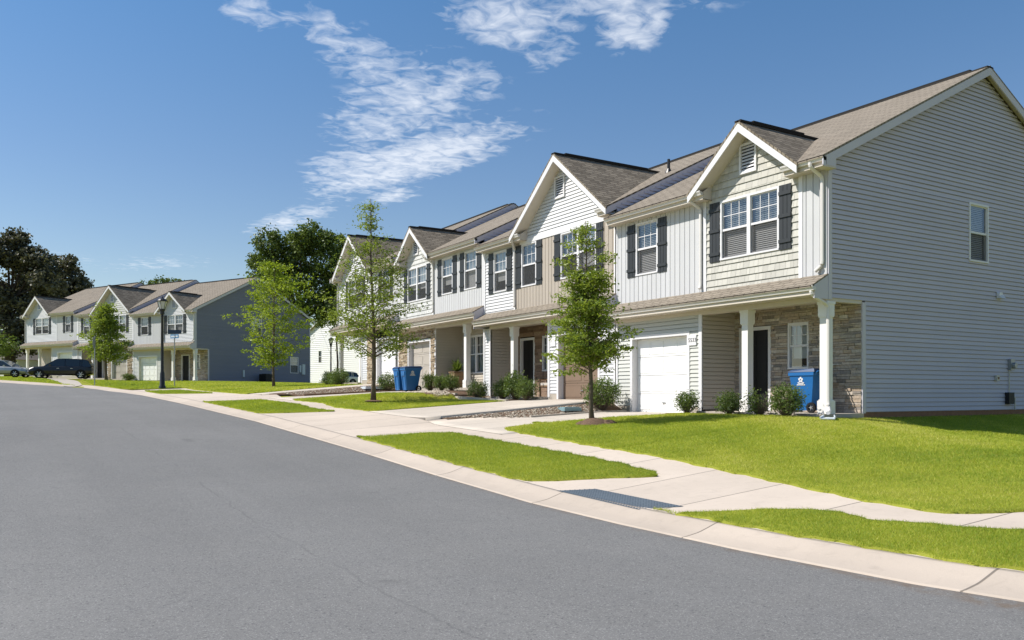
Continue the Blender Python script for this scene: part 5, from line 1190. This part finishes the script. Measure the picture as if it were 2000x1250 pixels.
# utility covers on the gravel
def cover(label, x, y, z, m, a=.42, b=.28):
    mb = MB(); mb.box(-a, a, -b, b, -.05, .05); mb.box(-a + .04, a - .04, -b + .04, b - .04, .05, .065); o = mb.build('utility_cover', m, loc=(x, y, z)); return tag(o, label, 'cover')
cover('green-blue utility cover lying on the pebbles near the end house', 14.2, 19.85, hz(14.2, 19.85) + .06, 'meter_cover', .30, .17); cover('grey-white utility cover on the far gravel strip', 14.6, 36.0, hz(14.6, 36.0) + .08, 'splash_plastic', .45, .3)
mb = MB(); mb.hexa([(-.34, -.11, 0), (.34, -.15, 0), (.34, .15, 0), (-.34, .11, 0), (-.34, -.11, .03), (.34, -.15, .02), (.34, .15, .02), (-.34, .11, .03)])
for s_ in (-1, 1): mb.hexa([(-.34, s_ * .11 - .012, .028), (.34, s_ * .15 - .012, .018), (.34, s_ * .15 + .012, .018), (-.34, s_ * .11 + .012, .028), (-.34, s_ * .11 - .012, .085), (.34, s_ * .15 - .012, .05), (.34, s_ * .15 + .012, .05), (-.34, s_ * .11 + .012, .085)])
sb = mb.build('splash_block', 'splash_plastic', loc=(15.62, 12.02, hz(15.6, 12.0) + .045), rotz=R(215)); tag(sb, 'pale plastic splash block under the corner downspout', 'splash block')
# ------------------------------------------------------------------ wheeled bins
def bin_(label, x, y, z, rz, group):
    root = empty('wheeled_bin', (x, y, z), rz, label=label, cat='bin', group=group); H = .98
    mb = MB()
    def ring(zz, hx, hy, xo=0): return [(xo - hx, -hy, zz), (xo + hx, -hy, zz), (xo + hx, hy, zz), (xo - hx, hy, zz)]
    lv_ = [(.06, .24, .20, .02), (.30, .27, .225, .01), (.70, .32, .26, 0), (H - .08, .345, .285, 0), (H - .08, .37, .305, 0), (H, .37, .305, 0)]
    for (a, b) in zip(lv_[:-1], lv_[1:]):
        A = ring(*a); B = ring(*b)
        for k in range(4): mb.quad(A[k], A[(k + 1) % 4], B[(k + 1) % 4], B[k])
    mb.poly(ring(*lv_[0])[::-1])
    # moulded front: upper label field and twin ribs
    for s_ in (-1, 1): mb.hexa([(.235, s_ * .13 - .03, .08), (.27, s_ * .13 - .03, .08), (.27, s_ * .13 + .03, .08), (.235, s_ * .13 + .03, .08), (.30, s_ * .15 - .03, .62), (.335, s_ * .15 - .03, .62), (.335, s_ * .15 + .03, .62), (.30, s_ * .15 + .03, .62)])
    mb.hexa([(.30, -.19, .66), (.35, -.19, .66), (.35, .19, .66), (.30, .19, .66), (.32, -.21, .84), (.365, -.21, .84), (.365, .21, .84), (.32, .21, .84)])
    mb.build('body', 'bin_blue', root)
    mb = MB(); mb.hexa([(-.40, -.31, H + .004), (.39, -.315, H + .004), (.39, .315, H + .004), (-.40, .31, H + .004), (-.36, -.27, H + .085), (.31, -.26, H + .065), (.31, .26, H + .065), (-.36, .27, H + .085)]); mb.build('lid', 'bin_lid', root)
    mb = MB(); mb.tube([(-.44, -.24, H + .02), (-.44, .24, H + .02)], .018, 8); 
    for s_ in (-.24, .24): mb.tube([(-.36, s_, H - .05), (-.44, s_, H + .02)], .016, 6)
    mb.build('handle', 'bin_blue', root)
    for s_ in (-1, 1):
        w_ = MB(); w_.lathe([(.07, -.03), (.125, -.03), (.13, 0), (.125, .03), (.07, .03)], (0, 0, 0), 20, axis='y'); wh_ = w_.build('wheel', 'rubber', root, loc=(-.26, s_ * .24, .13))
        q = MB(); 
        for k in range(5): a = k * 2 * math.pi / 5; q.tube([(0, 0, 0), (.09 * math.cos(a), 0, .09 * math.sin(a))], .014, 5)
        q.lathe([(0, -.02), (.03, -.02), (.03, .02), (0, .02)], (0, 0, 0), 10, axis='y'); q.build('hub', 'grey_metal', wh_)
    for s_ in (-1, 1):    # moulded white flower emblem on both sides
        e = MB(); yy = s_ * .277
        def disc(cx, cz, r0, off=0):
            pts = [(cx + r0 * math.cos(a), s_ * (.258 + (cz - .70) * .11 + .008 + off), cz + r0 * math.sin(a)) for a in np.linspace(0, 2 * math.pi, 12, endpoint=False)]
            e.poly(pts if s_ < 0 else pts[::-1], mi=0)
        for k in range(5): a = math.pi / 2 + k * 2 * math.pi / 5; disc(.02 + .042 * math.cos(a), .80 + .042 * math.sin(a), .027, .001 * k)
        for (x0, x1, z0, z1) in ((-.10, .14, .665, .69), (-.06, .10, .70, .725), (-.075, -.02, .715, .74), (.06, .115, .715, .74)):
            P4 = [(x0, s_ * (.258 + (z0 - .70) * .11 + .011), z0), (x1, s_ * (.258 + (z0 - .70) * .11 + .011), z0), (x1, s_ * (.258 + (z1 - .70) * .11 + .011), z1), (x0, s_ * (.258 + (z1 - .70) * .11 + .011), z1)]
            e.poly(P4 if s_ < 0 else P4[::-1])
        e.build('emblem', 'white_trim', root)
    return root
bin_('blue wheeled bin with white emblem on the near porch', 16.72, 13.42, -.45, R(90), 'blue wheeled bins')
bin_('left blue wheeled bin of the pair on the far driveway', 14.6, 32.55, hz(14.6, 32.55) + .03, R(180), 'blue wheeled bins')
bin_('right blue wheeled bin of the pair, emblem side towards the camera', 14.6, 31.8, hz(14.6, 31.8) + .03, R(177), 'blue wheeled bins')
# ------------------------------------------------------------------ street lamps and signs
def lamp(label, x, y, z, group='black street lamps'):
    root = empty('street_lamp', (x, y, z), label=label, cat='street lamp', group=group)
    mb = MB(); mb.lathe([(.20, -.2), (.20, .12), (.15, .2), (.13, .9), (.115, .95), (.095, 1.05), (.07, 4.25), (.085, 4.3), (.085, 4.36), (.05, 4.4)], (0, 0, 0), 14); mb.build('pole', 'black_metal', root, smooth=True)
    mb = MB(); mb.lathe([(.05, 4.38), (.13, 4.44), (.13, 4.62), (.17, 4.70), (.17, 4.74)], (0, 0, 0), 12); mb.lathe([(.30, 5.19), (.31, 5.23), (.22, 5.33), (.06, 5.40), (.03, 5.50), (0, 5.56)], (0, 0, 0), 12)
    for k in range(6):
        a = k * math.pi / 3; mb.tube([(.16 * math.cos(a), .16 * math.sin(a), 4.73), (.29 * math.cos(a), .29 * math.sin(a), 5.20)], .014, 5)
    mb.build('lantern', 'black_metal', root)
    mb = MB(); mb.lathe([(.15, 4.74), (.28, 5.19)], (0, 0, 0), 6); mb.build('lantern_glass', 'lantern_glass', root)
    return root
lamp('black street lamp with glass lantern at the corner of the side path', 8.24, 53.18, hz(8.24, 53.18)); lamp('distant black street lamp in front of the white house', 32.2, 91.8, 1.05)
sg = empty('street_name_sign', (9.25, 55.1, hz(9.25, 55.1)), label='street name sign post with two crossed blue blades right of the lamp', cat='sign')
mb = MB(); mb.tube([(0, 0, -.2), (0, 0, 3.05)], .035, 8); mb.build('post', 'grey_metal', sg)
mb = MB(); mb.box(-.40, .40, -.012, .012, 3.30, 3.55); o = mb.build('name_blade', 'sign_dark', sg); o.rotation_euler = (0, 0, -YAW + R(12)); 
mb = MB(); mb.box(-.36, .36, -.012, .012, 3.02, 3.27); mb.box(-.30, .30, -.015, -.011, 3.09, 3.20, mi=1) ; o = mb.build('name_blade', ['sign_blue', 'splash_plastic'], sg); o.rotation_euler = (0, 0, -YAW - R(28))
st_ = empty('stop_sign', (5.18, 59.56, hz(5.18, 59.56)), R(74), label='stop sign seen from its grey back on a thin pole before the dark car', cat='sign')
mb = MB(); mb.tube([(0, 0, -.2), (0, 0, 3.2)], .035, 6); mb.build('post', 'grey_metal', st_)
mb = MB(); oc_ = [(.38 * math.cos(R(22.5 + 45 * k)), .05, 2.75 + .38 * math.sin(R(22.5 + 45 * k))) for k in range(8)]; mb.prism(oc_, (0, .004, 0), mi=0); pan = mb.build('panel', 'grey_metal', st_)
mb = MB(); mb.poly([(.37 * math.cos(R(22.5 + 45 * k)), .056, 2.75 + .37 * math.sin(R(22.5 + 45 * k))) for k in range(8)][::-1]); mb.build('face', 'stop_red', pan)
# ------------------------------------------------------------------ cars
def car(name, label, x, y, z, rz, L, Wd, H, paint, kind, cat='car'):
    root = empty(name, (x, y, z), rz, label=label, cat=cat, group='parked cars'); w_ = Wd / 2; hl = L / 2
    if kind == 'suv': body = [(-hl, .42, .82, .80), (-hl + .08, .36, 1.0, .92), (-hl + .5, .3, 1.06, .97), (-.6, .28, 1.06, 1.0), (.6, .28, 1.04, 1.0), (hl - 1.15, .3, 1.03, .98), (hl - .45, .3, .97, .93), (hl - .12, .33, .84, .84), (hl, .40, .66, .72)]; cab = [(-hl + .08, 1.0, .02), (-hl + .36, 1.0, .78), (-hl + .85, 1.0, .95), (-.25, 1.0, 1.0), (.30, 1.0, .93), (hl - 1.2, 1.0, .02)]
    else: body = [(-hl, .40, .72, .78), (-hl + .1, .34, .90, .90), (-hl + .6, .28, .95, .97), (-.6, .26, .93, 1.0), (.6, .26, .92, 1.0), (hl - 1.2, .27, .90, .98), (hl - .45, .28, .80, .92), (hl - .12, .30, .68, .82), (hl, .36, .56, .70)]; cab = [(-hl + .45, .9, .02), (-hl + 1.2, .92, .86), (-.35, .92, 1.0), (.1, .92, .98), (.45, .92, .86), (hl - 1.15, .9, .02)]
    mb = MB(); rings = []
    for (xx, zb_, zt, k) in body:
        h = w_ * k; rings.append([(xx, -h * .86, zb_), (xx, -h * .98, zb_ + .12), (xx, -h, zb_ + (zt - zb_) * .5), (xx, -h * .96, zt - .10), (xx, -h * .84, zt - .01), (xx, 0, zt + .025), (xx, h * .84, zt - .01), (xx, h * .96, zt - .10), (xx, h, zb_ + (zt - zb_) * .5), (xx, h * .98, zb_ + .12), (xx, h * .86, zb_)])
    for A, B in zip(rings[:-1], rings[1:]):
        for k in range(11): mb.quad(A[k], B[k], B[(k + 1) % 11], A[(k + 1) % 11])
    mb.poly(rings[0]); mb.poly(rings[-1][::-1]); bd_ = mb.build('body', paint, root, smooth=False)
    # greenhouse: glass sides, painted roof and pillars
    zt = 1.03 if kind == 'suv' else .90; gl_ = MB(); rf = MB(); R2_ = []
    for (xx, _, k) in cab:
        zr = zt + (H - zt) * k; hi = w_ * (.86 - .16 * k); R2_.append(((xx, w_ * .86), (zr, hi)))
    for i, (A, B) in enumerate(zip(R2_[:-1], R2_[1:])):
        (xa, wa), (za, ha) = A; (xb, wb), (zb2, hb) = B
        for s_ in (-1, 1):
            P4 = [(xa, s_ * wa, zt - .04), (xb, s_ * wb, zt - .04), (xb, s_ * hb, zb2 - .03), (xa, s_ * ha, za - .03)]; gl_.poly(P4 if s_ < 0 else P4[::-1])
        tgt = gl_ if i in (0, len(cab) - 2) else rf
        tgt.quad((xa, -ha, za), (xb, -hb, zb2), (xb, hb, zb2), (xa, ha, za))
        rf.quad((xa, -ha, za), (xa, -ha * 1.01, za - .05), (xb, -hb * 1.01, zb2 - .05), (xb, -hb, zb2)); rf.quad((xa, ha * 1.01, za - .05), (xa, ha, za), (xb, hb, zb2), (xb, hb * 1.01, zb2 - .05))
    for (xx, i) in ((-.35, 2), (-hl + .80, 2), (-hl + .95, 2)):
        for s_ in (-1, 1): rf.tube([(xx, s_ * w_ * .865, zt - .04), (xx - .12 if xx > 0 else xx, s_ * w_ * .73, H - .05)], .028, 5)
    gl_.build('windows', 'car_glass', root); rf.build('roof', paint, root)
    for sx in (-hl + (.86 if kind == 'suv' else .9), hl - .88):
        for s_ in (-1, 1):
            rr = .36 if kind == 'suv' else .32
            a = MB(); a.lathe([(0, -.13), (rr * 1.12, -.13), (rr * 1.12, .0)], (sx, s_ * (w_ - .10), rr), 18, axis='y')
            t_ = MB(); t_.lathe([(rr * .66, -.11), (rr * .97, -.11), (rr, -.05), (rr, .05), (rr * .97, .11), (rr * .66, .11)], (0, 0, 0), 24, axis='y'); tw = t_.build('wheel', 'rubber', root, loc=(sx, s_ * (w_ - .09), rr))
            q = MB(); q.lathe([(rr * .67, .10), (rr * .60, .04)], (0, 0, 0), 20, axis='y') if s_ > 0 else q.lathe([(rr * .67, -.10), (rr * .60, -.04)], (0, 0, 0), 20, axis='y')
            for k in range(6): an = k * math.pi / 3; q.tube([(0, s_ * .085, 0), (rr * .64 * math.cos(an), s_ * .085, rr * .64 * math.sin(an))], rr * .095, 5)
            q.lathe([(0, s_ * .09), (rr * .2, s_ * .09), (rr * .2, 0)], (0, 0, 0), 12, axis='y'); q.build('rim', 'rim', tw)
            ar = MB(); n0 = [(rr * 1.13 * math.cos(an), rr * 1.13 * math.sin(an)) for an in np.linspace(-.35, math.pi + .35, 14)]
            ar.poly([(sx + p, s_ * (w_ * 1.002), rr + q_) for p, q_ in n0][::(1 if s_ < 0 else -1)]); ar.build('wheel_arch', 'rubber', root)
    for s_ in (-1, 1):
        h = MB(); h.hexa([(hl - .34, s_ * w_ * .50 - .10, .66), (hl - .02, s_ * w_ * .56 - .10, .60), (hl - .05, s_ * w_ * .56 + .12, .60), (hl - .30, s_ * w_ * .70 + .10, .68), (hl - .34, s_ * w_ * .50 - .10, .84), (hl - .10, s_ * w_ * .56 - .10, .75), (hl - .16, s_ * w_ * .56 + .12, .76), (hl - .32, s_ * w_ * .70 + .10, .86)]); h.build('headlight', 'headlamp', root)
        m_ = MB(); m_.box(.62, .78, s_ * (w_ + .02), s_ * (w_ + .17), zt - .02, zt + .12); m_.build('mirror', paint, root)
        for dx in (.05, -.95): d = MB(); d.box(dx, dx + .18, s_ * w_ * .995, s_ * (w_ * 1.0 + .03), zt - .20, zt - .165); d.build('door_handle', 'rim', root)
    g = MB(); g.box(hl - .03, hl + .012, -.34, .34, .48, .66); g.build('grille', 'rim', root)
    b2 = MB(); b2.box(hl - .2, hl + .03, -w_ * .72, w_ * .72, .30, .40); b2.build('bumper', 'grey_metal', root)
    return root
car('parked_car', 'black SUV parked before the farthest houses, facing left', 4.41, 78.3, hz(4.41, 78.3) + .04, R(165), 4.80, 1.92, 1.66, 'paint_dark', 'suv')
car('parked_car', 'silver sedan cut by the left edge of the photo', .15, 81.2, hz(.15, 81.2) + .04, R(-28), 4.7, 1.82, 1.46, 'paint_silver', 'sedan')
car('parked_car', 'white car parked in front of the white house, half hidden by shrubs', 33.7, 93.2, 1.03, R(172), 4.5, 1.85, 1.62, 'paint_white', 'suv')
# air conditioner and boxes by the slate wall of the far row
def loc2(lx, ly, lz=0):
    c_, s_ = math.cos(AN), math.sin(AN); return (o2.x + lx * c_ - ly * s_, o2.y + lx * s_ + ly * c_, o2.z + lz)
mb = MB(); mb.box(-.42, .42, -.42, .42, .05, .82); 
for k in range(12): mb.box(-.435, .435, -.435, .435, .12 + k * .055, .14 + k * .055)
mb.lathe([(.36, .82), (.36, .86), (0, .86)], (0, 0, 0), 16)
ac = mb.build('air_conditioner', 'dark_box', loc=loc2(6.6, -.9, -.15), rotz=AN); tag(ac, 'dark outdoor air conditioner against the slate side wall', 'air conditioner')
mb = MB(); mb.box(11.6, 11.95, -.14, -.02, .75, 1.7); mb.box(11.3, 11.5, -.10, -.02, .95, 1.6); mb.build('meter_box', 'splash_plastic', a2)
mb = MB(); mb.box(4.8, 4.95, -.1, -.02, .4, 1.0); mb.build('outlet_box', 'splash_plastic', a2)
# grey shed roofed house glimpsed past the parked cars
sh_ = empty('far_house', (4.2, 128, 2.2), R(26), label='small grey-roofed house glimpsed above the silver car', cat='house')
mb = MB(); mb.box(-4, 4, -3, 3, -.5, 2.3); mb.build('wall', 'clap_grey', sh_); mb = MB(); mb.prism([(-4.4, -3.5, 2.2), (-4.4, 3.5, 2.2), (-4.4, 0, 4.6)], (8.8, 0, 0)); mb.build('roof', 'roof_far', sh_)
# overhead line at the far left
mb = MB(); mb.tube([(-70, 84, 10.5), (-40, 90, 8.6), (-14, 96, 7.7), (-4, 98, 7.55), (6, 100, 7.6), (16, 102, 8.0), (45, 108, 10.2)], .02, 5); tag(mb.build('power_line', 'black_metal'), 'thin overhead power line in front of the dark trees', 'power line')
